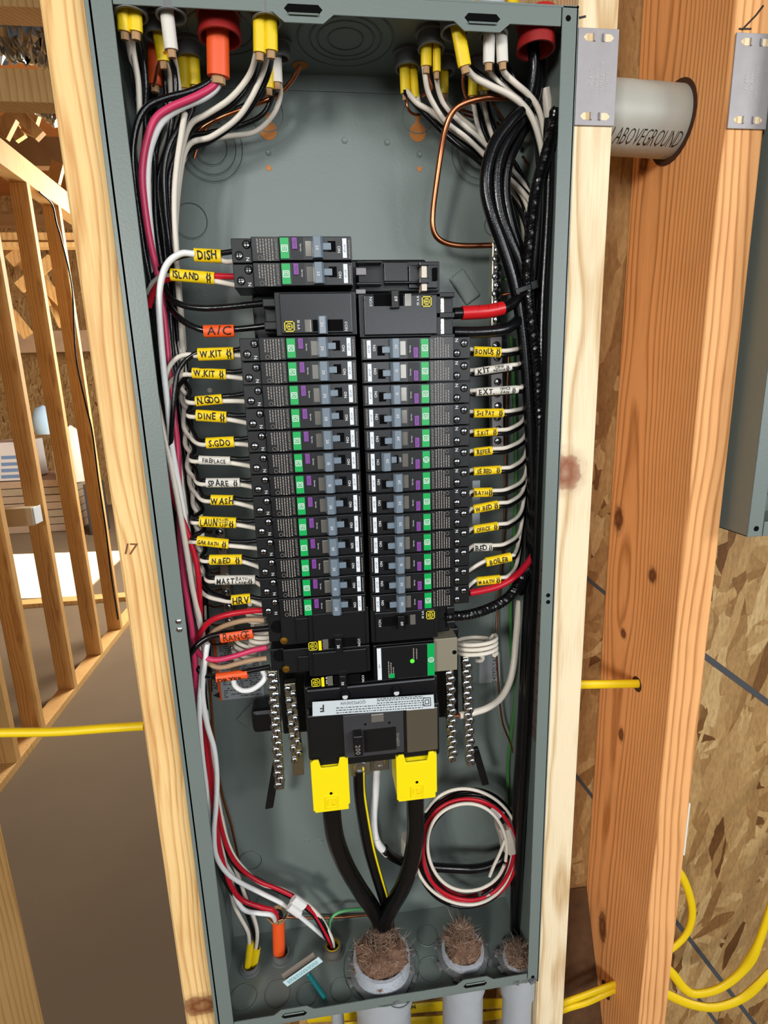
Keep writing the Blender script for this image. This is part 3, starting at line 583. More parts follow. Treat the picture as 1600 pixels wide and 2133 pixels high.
# ================================================================ breakers
UD, UU = (0, 0, -1), (1, 0, 0)
def logo(mb, u, v, y, s):
    """letter D inside a square outline, read downwards"""
    t = .13
    for a, b, c, d in ((-1, 1, -1, -1 + 2 * t), (-1, 1, 1 - 2 * t, 1), (-1, -1 + 2 * t, -1, 1), (1 - 2 * t, 1, -1, 1)):
        mb.box(u + a * s, u + b * s, y - .15, y, v + c * s, v + d * s)
    mb.text('D', (u, y - .15, v), UD, UU, s * 1.5, bold=.02)
def make_breaker(rating, off=False, clip=False):
    P = []
    last = {}
    under = {'screw_well': 'terminal_block', 'terminal_screw': 'terminal_block', 'screw_slot': 'terminal_block', 'logo': 'green_label', 'test_recess': 'front_cover', 'window': 'front_cover', 'toggle_slot': 'front_cover', 'rating': 'handle', 'toggle': 'handle'}
    def part(n, mb, m, bevel=0, smooth=False, u=None):
        o = obj(n, mb, m, None, smooth, bevel, local=True); P.append((o, last.get(u or under.get(n)))); last[n] = len(P) - 1
    part('body', MB().box(16, 96, 4, 58, -9.2, 9.2), BLK, .6)
    part('text_panel', MB().box(16.4, 38, 2.6, 6, -9.1, 9.1), BLK2, .4)
    part('front_cover', MB().box(38.2, 95.4, 0.4, 8, -8.9, 8.9), BLK2, .6)
    part('terminal_block', MB().box(0, 15.8, 8, 46, -9.2, 9.2), BLK, .6)
    for u, v in ((12.2, 4.6), (5.6, -3.6)):
        part('screw_well', MB().lathe((u, 7.9, v), (0, -1, 0), [(3.4, 0), (3.4, .1), (.05, .1)], 18), HOLE)
        s = MB().lathe((u, 7.9, v), (0, -1, 0), [(2.8, 0), (2.8, .5), (2.2, 1.0), (.05, 1.1)], 16)
        part('terminal_screw', s, STL, 0, True)
        part('screw_slot', MB().box(u - 2.2, u + 2.2, 6.7, 6.85, v - .35, v + .35).box(u - .35, u + .35, 6.7, 6.85, v - 2, v + 2), HOLE)
    part('green_label', MB().box(38.8, 45.6, -.3, .5, -7.6, 7.8), GRN, .15)
    lg = MB(); logo(lg, 42.2, 0, -.3, 2.6); part('logo', lg, WINK)
    part('test_recess', MB().box(46.8, 57, .2, .5, -7.6, 8.2), BLK)
    part('test_button', MB().box(48.2, 52.2, -1.1, .6, -.8, 7.8), PUR, .3)
    part('window', MB().box(58.4, 63.6, -.1, .5, -6.2, 5.6), WINDOW, .3)
    hx = 66 if not off else 76
    part('handle', MB().prism([(-4.6, 0), (-3.2, -5.6), (2.6, -6.4), (4.4, -4.0), (4.6, 0)], (hx + 2, .5, -8), (1, 0, 0), (0, 1, 0), (0, 0, 1), 16), HND, .5)
    if not off:
        part('toggle', MB().box(72, 79, -2.6, .5, -1.8, 3.6), HND, .5)
        part('toggle_slot', MB().box(76.5, 82.8, .1, .4, -2.6, 5.4), HOLE)
    else:
        part('toggle', MB().box(69, 74, -2.6, .5, -4.2, 1.4), HND, .5)
        part('toggle_slot', MB().box(67.2, 71, .1, .4, -5, 2.4), HOLE)
    part('end_label', MB().box(88.2, 91.6, .1, .5, -7.2, 7.4), WLB, .2)
    part('lettering', MB().text('ON', (85.4, .2, 0.5 if off else -.8), UD, UU, 3.3, bold=.01), WINK, u='front_cover')
    if off: part('lettering', MB().text('OFF', (65.3, .2, -1), UD, UU, 2.6), WINK, u='front_cover')
    part('lettering', MB().text('N', (12.4, 7.8, -6.3), UD, UU, 4.0, bold=.01), WINK, u='terminal_block')
    part('lettering', MB().text('Service', (55, .1, .5), UD, UU, 2.0, xs=.9), WINK, u='front_cover')
    part('rating', MB().text(rating, (hx + 1.8, -6.1, -1), UD, UU, 3.3, bold=.01), WINK)
    di = mat('dark_ink', (60, 40, 80), .6) if 'dark_ink' not in MATS else MATS['dark_ink']
    part('lettering', MB().text('TEST', (50.2, -1.2, 3.5), UD, UU, 2.8), di, u='test_button'); part('lettering', MB().text('AF/GF', (89.9, 0, 0), UD, UU, 2.3), di, u='end_label')
    s = MB().text('QO120PAFGF', (35.6, 2.5, .2), UD, UU, 2.6)
    g = random.Random(2)
    for u in (32.6, 30.3, 28.0, 25.7, 23.4, 21.1):
        v = 7.6
        while v > (-7.4 if u > 24 else -3):
            l = g.uniform(.8, 2.4); s.box(u - .55, u + .35, 2.45, 2.6, v - l, v); v -= l + .55
    s.torus((22.6, 2.5, -6.4), (0, 1, 0), 1.6, .18, 16, 4)
    part('lettering', s, GINK, u='text_panel')
    s2 = MB(); v = 6
    while v > -6: l = g.uniform(.8, 1.8); s2.box(93.2, 93.9, .2, .35, v - l, v); v -= l + .5
    part('lettering', s2, GINK, u='front_cover')
    return P
PROTO = {}
def breaker(rating, k, side, label, off=False):
    key = (rating, off); fresh = key not in PROTO
    if fresh: PROTO[key] = make_breaker(rating, off)
    z = 809.4 - 19.05 * k if side == 'L' else 807.2 - 19.05 * k
    t = thing('circuit_breaker', label, 'breaker', (82.4 if side == 'L' else 279.0, 0, z), 'single-pole breakers')
    if side == 'R': t.rotation_euler = (0, math.pi, 0)
    made = []
    for o, up_i in PROTO[key]:
        c = o if fresh else o.copy()
        if not fresh: COL.objects.link(c)
        c.parent = t if up_i is None else made[up_i]; made.append(c)
    return t
LEFT = {1: ('DISH', '20'), 2: ('ISLAND', '20'), 5: ('upper W.KIT', '20'), 6: ('lower W.KIT', '20'), 7: ('N.GDO', '20'), 8: ('DINE', '20'), 9: ('S.GDO', '20'), 10: ('FIREPLACE', '15'), 11: ('SPARE', '15'), 12: ('WASH', '20'), 13: ('LAUN CLOSET UP', '20'), 14: ('GAR BATH', '20'), 15: ('N.BED', '20'), 16: ('MAST', '15'), 17: ('HRV', '20')}
RIGHT = {5: ('BONUS', '20'), 6: ('KIT DINE', '15'), 7: ('EXT. FAN', '15'), 8: ('S+E PATIO', '20'), 9: ('S.KIT', '20'), 10: ('REFER', '20'), 11: ('SE BED', '20'), 12: ('BATH', '20'), 13: ('W.BED', '20'), 14: ('OFFICE', '20'), 15: ('white-tagged BED', '15'), 16: ('BOILER', '20'), 17: ('M BATH', '20')}
for k, (n, r) in LEFT.items(): breaker(r, k, 'L', f'single-pole black breaker with green label, wired to the {n} tag')
for k, (n, r) in RIGHT.items(): breaker(r, k, 'R', f'single-pole black breaker with green label, wired to the {n} tag' + (', handle off' if k == 10 else ''), off=(k == 10))
# ---- two-pole breakers
def two_pole(label, x0, x1, z0, z1, side, rating, hand, logo_at, out=(), yellow=False, y0=0.0):
    t = thing('double_breaker', label, 'breaker', ((x0 + x1) / 2, 30, z0))
    m = 1 if side == 'L' else -1
    U, V = (UD, UU) if side == 'L' else ((0, 0, 1), (-1, 0, 0))
    obj('body', MB().box(x0, x1, y0 + 4, 58, z0, z1), BLK, t, bevel=.8)
    fc = obj('front_cover', MB().box(x0 + 4, x1 - 4, y0 + .3, 9, z0 + 1.6, z1 - 1.6), BLK2, t, bevel=.8)
    hx, hz = hand
    obj('handle_slot', MB().box(hx - 8, hx + 17 if side == 'L' else hx + 8, y0, y0 + .5, hz - 4.6, hz + 4.6) if side == 'L' else MB().box(hx - 17, hx + 8, y0, y0 + .5, hz - 4.6, hz + 4.6), HOLE, fc)
    obj('handle', MB().prism([(-4, 0), (-3, -6), (2.4, -7), (4, -4), (4.2, 0)], (hx, y0 + .5, hz - 7), (1, 0, 0), (0, 1, 0), (0, 0, 1), 14), BLK2 if side == 'R' or yellow else HND, t, bevel=.5)
    obj('trip_window', MB().box(hx - m * 12 - 2.6, hx - m * 12 + 2.6, y0 - .1, y0 + .5, hz - 5, hz + 5), WINDOW, fc, bevel=.3)
    for tx in (MB().text('I/ON', (hx + m * 19.5, y0 + .1, hz - 1), U, V, 3.4), MB().text(rating, (hx - m * .4, y0 - 6.9, hz), U, V, 3.6, bold=.01), MB().text('10 kA', (logo_at[0] + m * (10.5 if yellow else 7.5), y0 + .1, logo_at[1] + 1), U, V, 3.0, bold=.01)): obj('lettering', tx, WINK, fc)
    l = MB(); s = 4.2
    for k in (1, .6):
        a = s * k; w = .45
        l.box(logo_at[0] - a, logo_at[0] + a, y0 - .05, y0 + .3, logo_at[1] - a, logo_at[1] - a + w * 2).box(logo_at[0] - a, logo_at[0] + a, y0 - .05, y0 + .3, logo_at[1] + a - 2 * w, logo_at[1] + a).box(logo_at[0] - a, logo_at[0] - a + 2 * w, y0 - .05, y0 + .3, logo_at[1] - a, logo_at[1] + a).box(logo_at[0] + a - 2 * w, logo_at[0] + a, y0 - .05, y0 + .3, logo_at[1] - a, logo_at[1] + a)
    l.box(logo_at[0] - 1.2, logo_at[0] + .8, y0 - .05, y0 + .3, logo_at[1] - .7, logo_at[1] + .7)
    obj('logo', l, YLI, fc)
    if yellow: obj('yellow_stripe', MB().box(logo_at[0] + 5.2, logo_at[0] + 8, y0 - .1, y0 + .4, logo_at[1] - 4.8, logo_at[1] + 4.8), YEL2, t)
    return t
q = lambda x, y: (float(A(x, y, 0)[0]), float(A(x, y, 0)[2]))
t = two_pole('two-pole black breaker marked 30 wired to the A/C tag', 113.6, 180.2, 724, 758.6, 'L', '30', q(672, 678), q(603, 680))
obj('terminal_bracket', MB().box(104, 115, 20, 50, 727, 757), BLK, t, bevel=1.5)
for z in (751, 733): obj('wire_port', MB().box(103.6, 118, 8, 20, z - 3.5, z + 3.5), BLK, t, bevel=1)
a, b = A(500, 606, 60), A(575, 655, 60)
obj('rear_foot', MB().box(92, 116, 46, 92, 716, 764), BLK, t, bevel=3)
t = two_pole('two-pole black breaker fed by the red-taped cable', 182.2, 252, 721.5, 756.5, 'R', '60', q(821, 625), q(889, 628))
for z in (746.5, 730.5):
    obj('terminal_plate', MB().box(243.5, 256, 9, 12, z - 7, z + 7), mat('bright_plate_%d' % z, (210, 204, 196), .35, .6), t, bevel=.4)
    obj('terminal_screw', MB().lathe((249.6, 9, z - .5), (0, -1, 0), [(5, 0), (5, .8), (4.4, 1.6), (.05, 1.8)], 20), mat('cream_screw_%d' % z, (222, 214, 200), .3, .7), t, smooth=True)
    obj('screw_slot', MB().obox((249.6, 7.1, z - .5), (1, 0, 1), (0, 1, 0), (1, 0, -1), 4, .1, .6), HOLE, t)
obj('terminal_wall', MB().box(243, 264, 4, 50, 736.4, 741), BLK, t, bevel=.6)
obj('terminal_wall', MB().box(243, 264, 4, 50, 753, 757), BLK, t, bevel=.6); obj('terminal_wall', MB().box(243, 264, 4, 50, 720, 723.5), BLK, t, bevel=.6)
obj('terminal_housing', MB().box(256, 264, 10, 50, 722, 755), BLK, t, bevel=.8)
t = two_pole('two-pole black breaker above the surge unit with twisted cable', 182.2, 247, 443, 476, 'R', '60', q(834, 1293), q(897, 1281))
obj('terminal_housing', MB().box(246, 262, 16, 50, 442, 474), BLK, t, bevel=2)
for z in (466, 451): obj('terminal_tab', MB().box(258, 266, 12, 30, z - 4, z + 4), BLK2, t, bevel=1.4)
for i, (zz0, zz1, nm_, lx, ly, hx_, hy_) in enumerate([(442.8, 480, 'RANGE', 652, 1346, 705, 1340), (413.5, 441.2, 'DRYER', 658, 1422, 714, 1416)]):
    t = two_pole(f'two-pole black breaker with a yellow stripe wired to the {nm_} tag', 124 - 2 * i, 180.4, zz0, zz1, 'L', '30', q(hx_, hy_), q(lx, ly), yellow=True)
    obj('stepped_side', MB().box(98, 124, 9, 50, zz0 + 3, zz1), BLK, t, bevel=.8)
    obj('stepped_side', MB().box(112, 124, 6, 12, zz0 + 5, zz1 - 7), BLK2, t, bevel=.5)
    obj('terminal_housing', MB().box(86, 99, 12, 50, zz0 + 6, zz1), BLK, t, bevel=.8)
    obj('terminal_mouth', MB().lathe((95, 11.8, zz0 + 21), (0, -1, 0), [(6.5, 0), (6.5, .2), (.05, .2)], 20), HOLE, t)
    obj('brass_screw', MB().lathe((100, 8.9, zz0 + 8), (0, -1, 0), [(3.6, 0), (3.4, .8), (.05, 1.2)], 16), mat('brass_%d' % i, (190, 140, 50), .35, 1), t, smooth=True)
# ---- surge protector
sp = thing('surge_protector', 'black surge unit with a lit green lamp and green end label', 'surge protector', (214, 30, 405))
obj('body', MB().box(183.6, 243, 4, 58, 403, 440), BLK, sp, bevel=1)
obj('front_cover', MB().box(186, 242.6, .2, 6, 405, 439.4), BLK2, sp, bevel=.6)
obj('end_label', MB().box(186.6, 190.6, 0, .4, 405.6, 438.6), WLB, sp)
obj('green_label', MB().box(235.4, 242.4, -.1, .4, 405.4, 438.8), GRN, sp)
lg = MB(); logo(lg, 239, 422, -.1, 2.6); lg.v = [(478 - x, y, 844 - z) for x, y, z in lg.v]; obj('logo', lg, WINK, sp)
obj('status_lamp', MB().lathe((*q(859, 1377)[:1], .1, q(859, 1377)[1]), (0, -1, 0), [(2.2, 0), (2.0, .5), (.05, .7)], 16), LED, sp, smooth=True)
tx = MB().text('SPD', (188.6, -.05, 420), (0, 0, 1), (-1, 0, 0), 2.4); obj('lettering', tx, INK, sp)
tx = MB(); g = random.Random(9)
for x, z0, z1 in [(197.5, 407, 424), (199.8, 411, 422), (202, 411, 418), (222, 425, 434), (225, 424, 434)]:
    z = z0
    while z < z1: l = g.uniform(.9, 2); tx.box(x - .5, x + .5, .0, .25, z, z + l); z += l + .6
obj('lettering', tx, GINK, sp, stuff=True)
obj('green_square', MB().box(198, 203, 0, .25, 406.4, 411), GRN, sp)
obj('mounting_tab', MB().box(243.4, 267, 7, 30, 404.6, 439.4), BEI, sp, bevel=.5)
obj('tab_screw', MB().lathe((264, 6.8, 424), (0, -1, 0), [(2.2, 0), (2.2, .3), (.05, .4)], 14), HOLE, sp)
# ---- main breaker
mbk = thing('main_breaker', 'large black main breaker marked 200 above two yellow lug covers', 'breaker', (181, 30, 320))
obj('body', MB().box(115.6, 246.5, 6, 90, 320, 402), BLK, mbk, bevel=2.5)
obj('shoulder', MB().box(118, 244, 2, 20, 384, 401), BLK2, mbk, bevel=2)
obj('face', MB().box(117, 245, -8, 12, 322, 380), BLK, mbk, bevel=2)
a, b = A(714, 1490, -8), A(842, 1565, -8)
obj('centre_plate', MB().box(a[0], b[0], -9, -6, b[2], a[2]), mat('charcoal_plate', (58, 58, 60), .35), mbk, bevel=.6)
a, b = A(846, 1478, -8), A(912, 1560, -8)
obj('side_plate', MB().box(a[0], b[0], -9, -6, b[2], a[2]), mat('plate_brown_reflection', (112, 104, 88), .25, .5), mbk, bevel=.8)  # brownish grey reflection put into this plate's colour
a, b = A(760, 1523, -9), A(823, 1558, -9)
obj('toggle_window', MB().box(a[0], b[0], -9.3, -9, b[2], a[2]), BLK, mbk)
obj('toggle_window_frame', MB().box(a[0] - 1.5, b[0] + 1.5, -9.2, -8.9, b[2] - 1.5, a[2] + 1.5), MATS['black_plastic_satin'], mbk)
a, b = A(735, 1527, -14), A(757, 1572, -18)
obj('toggle', MB().box(a[0], b[0], -20, -8, b[2], a[2]), BLK2, mbk, bevel=1.2)
obj('lettering', MB().text('200', A(746, 1562, -20.4), (0, 0, -1), (1, 0, 0), 6.5), GINK, mbk); obj('lettering', MB().text('I/OFF/O', A(829, 1540, -9.3), (0, 0, 1), (-1, 0, 0), 4), GINK, mbk)
for px in (761, 811): obj('plate_hole', MB().lathe(A(px, 1509 - (px - 761) * .07, -9.1), (0, -1, 0), [(1.2, 0), (1.2, .1), (.05, .1)], 12), HOLE, mbk)
pb(773, 1489, 800, 1503, -9.6, -8, WINDOW, mbk, 'indicator_window')
a, b = A(651, 1477, -7), A(904, 1461, -7); ux = unit(b - a); cc = (a + b) / 2; up_ = unit(np.array([0, .5, 1]) - ux * (np.array([0, .5, 1]) @ ux)); ln = np.linalg.norm(b - a) / 2
nn = np.cross(ux, up_)
obj('rating_label', MB().obox(cc, ux, up_, nn, ln, 6.4, .5), STKR, mbk)
fo = -nn * .7 if nn[1] > 0 else nn * .7
tx = MB()
tx.text('F', cc + fo - ux * (ln - 9) , -ux, -up_, 9, bold=.03).text('QOM2200VH', cc + fo - ux * ln * .34 + up_ * 3.4, -ux, -up_, 4)
g = random.Random(11)
for row in (5.4, 3.9, 1.6, -.4, -2.6, -4.8):
    x = -ln * (-.05 if row > 0 else .62)
    while x < ln * .82:
        l = g.uniform(.8, 3.2); tx.obox(cc + fo + ux * (x + l / 2) + up_ * row, ux, up_, nn, l / 2, .36, .05); x += l + .9
for d_ in (0, 1):
    s_ = 3.6 - d_ * 1.8
    for i_ in (-1, 1): tx.obox(cc + fo + ux * (ln - 7 + i_ * s_), ux, up_, nn, .35, s_, .05).obox(cc + fo + ux * (ln - 7) + up_ * i_ * s_, ux, up_, nn, s_, .35, .05)
obj('lettering', tx, INK, mbk)
for px, py in [(719, 1451), (826, 1443)]:
    c = A(px, py, -2); obj('post', MB().cyl(c + np.array([0, 1, -1]), c + np.array([0, 20, 14]), 4.6, 16), BLK2, mbk, smooth=True)
    obj('post_cap', MB().lathe(c, (0, -1, 0), [(2.8, -1), (2.6, .8), (.05, 1.4)], 16), mat('pale_cap_%d' % px, (205, 205, 205), .3), mbk, smooth=True)
# lugs
for i, (px, py, w) in enumerate([(750, 1595, 36), (790, 1585, 32)]):
    c = A(px, py, 20 + 14 * i); t = thing('lug', ['aluminium lug with a wide hex socket between the yellow covers', 'smaller aluminium lug behind the hex socket lug'][i], 'lug', c - np.array([0, 0, 9]))
    obj('block', MB().box(c[0] - 10, c[0] + 10, c[1] - 4, c[1] + 26, c[2] - 9, c[2] + 12), ALU, t, bevel=.8)
    obj('set_screw', MB().lathe(c + np.array([0, -4, 1]), (0, -1, 0), [(6.6, 0), (6.6, 1), (5, 1.6), (4, 1.2), (3.8, .3), (.05, .3)], 20), STL, t, smooth=True)
# yellow lug covers
for i, (x0, y0, x1, y1, lab) in enumerate([(646, 1583, 730, 1682, 'bright yellow lug cover over the cable nearest the striped wire coil-free side'), (824, 1572, 910, 1658, 'bright yellow lug cover beside the wire coil')]):
    lab = ['bright yellow lug cover away from the coil of wire', 'bright yellow lug cover nearer the coil of wire'][i]
    a, b = A(x0, y0, -10), A(x1, y1, -10); t = thing('lug_cover', lab, 'cover', ((a[0] + b[0]) / 2, 10, b[2]), 'yellow lug covers')
    h = a[2] - b[2]; w = b[0] - a[0]
    obj('front_plate', MB().prism([(0, 2), (1.5, 2), (1.5, 0), (w - 1.5, 0), (w - 1.5, 6), (w, 6), (w, h - 4), (w - 3, h), (w - 8, h), (w - 10, h - 9), (10, h - 9), (8, h), (3, h), (0, h - 3)], (a[0], -12, b[2]), (1, 0, 0), (0, 0, 1), (0, 1, 0), 2.4), YEL2, t, bevel=.7)
    obj('side_plate', MB().box(a[0], a[0] + 2, -11, 22, b[2] + 6, a[2] - 2), YEL2, t, bevel=.6); obj('side_plate', MB().box(b[0] - 2, b[0], -11, 22, b[2] + 6, a[2] - 2), YEL2, t, bevel=.6)
    obj('inner_ledge', MB().obox(((a[0] + b[0]) / 2, -2, a[2] - 7), (1, 0, 0), (0, 1, .5), (0, -.5, 1), w / 2 - 2, 8, 1), YEL2, t, bevel=.4)
    cz = b[2] + 10; cx = a[0] + w * .5
    em = MB()
    for s_ in (6, 3.4):
        for j in (-1, 1): em.box(cx + j * s_ - .5, cx + j * s_ + .5, -13.2, -12, cz - s_, cz + s_).box(cx - s_, cx + s_, -13.2, -12, cz + j * s_ - .5, cz + j * s_ + .5)
    em.box(cx - .5, cx + .5, -13.2, -12, cz - 1.5, cz + 2.5).box(cx - .5, cx + 2, -13.2, -12, cz - 2, cz - 1)
    obj('embossed_logo', em, YEL2, t, bevel=.15)
    obj('vent_hole', MB().lathe((cx, -12.1, cz + 10.5), (0, -1, 0), [(1.5, 0), (1.5, .1), (.05, .1)], 12), HOLE, t)
# ---- terminal bars with rows of screws
SCR = {}
def bar(name, label, a, b, n, Y, w, m=BAR, r=3.4, stag=1.2, group=None, tilt=0.0, every=None, part='terminal_screw'):
    p, q = A(*a, Y), A(*b, Y); d = unit(q - p); t = thing(name, label, 'terminal bar', q, group)
    sd = np.cross(d, [0, 1, 0]); sd = unit(sd)
    obj('bar', MB().obox((p + q) / 2 + np.array([0, 5, 0]), d, sd, (0, 1, 0), np.linalg.norm(q - p) / 2 + 2, w / 2, 5), m, t, bevel=.6)
    for i in range(n):
        if every and i in every: continue
        c = p + (q - p) * ((i + .5) / n) + sd * stag * (1 if i % 2 else -1)
        o = scw = obj(part, MB().lathe(c, (0, -1, 0), [(r, 0), (r, .9), (r * .8, 1.8), (r * .3, 2.3), (.05, 2.3)], 14), STL, t, smooth=True)
        g = random.Random(i); al = g.uniform(0, 3)
        obj('screw_slot', MB().obox(c + np.array([0, -2.2, 0]), (math.cos(al), 0, math.sin(al)), (0, 1, 0), (-math.sin(al), 0, math.cos(al)), r * .62, .15, .4), HOLE, scw)
    return t
bar('neutral_bar', 'outer neutral bar with a row of screws, below the DRYER tag', (568, 1402), (583, 1642), 19, 25, 9, r=4.6)
bar('neutral_bar', 'neutral bar with an empty lug hole next to the main breaker', (604, 1428), (622, 1612), 15, 30, 11, every=(13, 14), r=4.0, stag=2.4)
bar('neutral_bar', 'inner neutral bar with a row of screws, below the surge unit', (937, 1398), (943, 1585), 17, 25, 8, r=4.5)
bar('neutral_bar', 'outermost neutral bar with a row of screws, beside the serial sticker', (972, 1372), (980, 1592), 20, 30, 8, r=4.5)
bar('ground_bar', 'ground bar with domed screws below the thick copper wire', (1036, 492), (1033, 692), 11, 70, 9, r=4.2, stag=.6)
bar('ground_bar', 'ground bar mostly hidden behind the BONUS and EXT tags', (1034, 706), (1038, 930), 9, 78, 12, r=4.0, stag=.4, m=PLATE)
bar('ground_bar', 'dim ground bar crossed by tags from LAUN to RANGE', (457, 1092), (489, 1395), 10, 84, 9, r=3.8, stag=.6)
# black plastic tie-rods below the bars, feet
solo('plastic_strap', MB().obox((A(575, 1590, 60) + A(562, 1680, 60)) / 2, A(575, 1590, 60) - A(560, 1682, 60), (0, 1, 0), (1, 0, .1), np.linalg.norm(A(575, 1590, 60) - A(560, 1682, 60)) / 2, 3, 4.5), BLK, 'black plastic leg hanging under the outer neutral bar near the warning sticker', 'plastic leg', bevel=1)
solo('plastic_strap', MB().obox((A(990, 1560, 60) + A(1010, 1630, 60)) / 2, A(988, 1555, 60) - A(1010, 1630, 60), (0, 1, 0), (1, 0, .1), np.linalg.norm(A(988, 1555, 60) - A(1010, 1630, 60)) / 2, 3, 4), BLK, 'black plastic leg hanging above the coil of wire', 'plastic leg', bevel=1)
pb(522, 1482, 575, 1525, 70, 100, BLK, bus, 'mounting_foot', 5)
# ================================================================ cables entering through the top wall
TOPZ = H - 1.5
def connector(label, px, py, r, m=PVCD, h=13, name='cable_connector', flare=0):
    c = AZ(px, py, TOPZ - h)
    mb = MB().lathe((c[0], c[1], TOPZ), (0, 0, -1), [(r + 1.8, 0), (r + 1.8, 2.5), (r, 3), (r + flare, h), (r - 1.8 + flare, h), (r - 2.4, 2)], 24)
    solo(name, mb, m, label, 'connector', smooth=True)
    return c
def jacket_pt(c, end, dy=2): return A(end[0], end[1], c[1] + dy)
def cable(label, c, off, end, m, wires, w=(5.2, 2.9), ydir=2, group=None, filler=True):
    """sheathed cable: flat jacket stub out of its connector, then its conductors; wires = [(kind, radius, [(px,py,Y)...])]"""
    p1 = jacket_pt(c, end, ydir); p0 = np.array([c[0] + off[0], c[1] + off[1], TOPZ + 6])
    t = thing('sheathed_cable', label, 'cable', p1, group)
    mid = (p0 * .55 + p1 * .45) + np.array([0, -1, 0])
    jk = obj('jacket', MB().tube(spline([p0, mid, p1], 6), w[0], 14, r2=w[1], up=(1, 0, 0)), m, t, smooth=True)
    if filler: 
        a = unit(p1 - mid); obj('paper_filler', MB().tube([p1 - a, p1 + a * 5], w[0] * .62, 8, r2=w[1] * .6, up=(1, 0, 0)), TAN, jk)
    mm = {'w': (WWHT, 'white_wire'), 'b': (WBLK, 'black_wire'), 'c': (COP, 'copper_wire'), 'r': (WRED, 'red_wire'), 'p': (WPNK, 'red_wire'), 'W': (WWH2, 'white_wire')}
    n = len(wires)
    for i, (k, r, pts) in enumerate(wires):
        s = p1 + np.array([(i - (n - 1) / 2) * 2.4, 0, 3])
        P = spline([s] + [A(*q) for q in pts], 7)
        obj(mm[k][1], MB().tube(P, r, 8), mm[k][0], t, smooth=True)
    return t
BT = [(150, 280, 420), (250, 288, 392), (300, 288, 384), (400, 294, 372), (500, 310, 372), (600, 322, 376), (700, 337, 382), (800, 347, 390), (900, 360, 399), (1000, 374, 406), (1100, 390, 422), (1200, 403, 428), (1300, 412, 432), (1400, 412, 434), (1500, 416, 446), (1600, 426, 456), (1700, 438, 468)]
def B(y, s, Y):
    ys = [b[0] for b in BT]; l = np.interp(y, ys, [b[1] for b in BT]); r = np.interp(y, ys, [b[2] for b in BT])
    return (float(l + (r - l) * s), y, Y)
def run(y0, y1, s, Y, st=110, s1=None):
    n = max(2, int((y1 - y0) / st) + 1); s1 = s if s1 is None else s1
    return [B(y0 + (y1 - y0) * i / (n - 1), s + (s1 - s) * i / (n - 1) + .05 * math.sin(i * 2.1 + s * 9), Y) for i in range(n)]
c1 = connector('grey cable connector in the corner next to the golden stud, two yellow stubs', 274, 34, 11.5)
c2 = connector('grey cable connector holding one white stub', 357, 36, 11)
c3 = connector('grey cable connector behind the white stub, holding one yellow stub', 329, 78, 10)
c4 = connector('grey cable connector deep behind the orange jacket, with a wide yellow pair', 396, 124, 10)
c5 = connector('deep red bushing around the orange range cable', 459, 82, 15, REDB, 17, 'red_bushing', 1.5)
c6 = connector('grey cable connector with two yellow stubs beyond the red bushing', 556, 46, 11)
c7 = connector('small grey connector against the rear wall beside the copper hole', 585, 124, 8)
cable('yellow cable stub in the corner connector, nearest the golden stud', c1, (-4, 0), (259, 66), YEL, [('b', 2, [(266, 110, 34), (280, 190, 45)] + run(300, 640, .1, 62)), ('w', 2, [(276, 140, 40), (292, 230, 50)] + run(330, 760, .3, 70))], (4.6, 3.6), group=None)
cable('yellow cable stub in the corner connector, second from the golden stud', c1, (4, 2), (283, 67), YEL, [('w', 2.2, [(277, 100, 30), (288, 170, 36), (291, 260, 40), (291, 330, 46)] + run(400, 900, .22, 56)), ('b', 2.2, [(298, 110, 34), (304, 180, 40), (303, 260, 46)] + run(330, 860, .35, 50))], (5, 3.4))
cable('white cable stub hanging from its grey connector', c2, (-3, 0), (357, 104), WTAG, [('b', 2.1, [(362, 140, 34), (366, 200, 40), (352, 290, 46)] + run(380, 960, .5, 52)), ('w', 2.1, [(368, 150, 40), (372, 220, 50)] + run(320, 1000, .62, 60)), ('c', 1.1, [(345, 108, 34), (330, 135, 40), (318, 190, 60)])], (5, 3.6))
cable('yellow cable stub behind the white one', c3, (0, 0), (340, 128), YEL, [('b', 2.1, [(342, 160, 55), (345, 220, 58)] + run(320, 980, .42, 66)), ('w', 2.1, [(353, 160, 58), (354, 220, 60), (352, 300, 62)] + run(400, 1060, .7, 72))], (4.6, 3.2))
cable('yellow cable stub deep at the rear, one of a touching pair nearer the orange jacket', c4, (4, 0), (406, 178), YEL, [('w', 2, [(398, 225, 80), (378, 300, 84)] + run(380, 1100, .8, 84)), ('b', 2, [(404, 220, 76), (385, 270, 76)] + run(360, 1160, .85, 78))], (5, 3.4))
cable('yellow cable stub deep at the rear, one of a touching pair nearer the corner', c4, (-4, 0), (384, 184), YEL, [('b', 2, [(380, 240, 84)] + run(330, 1060, .6, 88)), ('w', 2, [(372, 230, 86)] + run(330, 1130, .52, 92))], (5, 3.4))
cable('orange cable glimpsed in shadow behind the corner stubs', c3, (-6, 22), (323, 178), ORG, [('b', 2.4, [(312, 230, 90)] + run(330, 700, .3, 92)), ('b', 2.4, [(322, 230, 92)] + run(330, 740, .45, 95))], (5.4, 4.4), ydir=22)
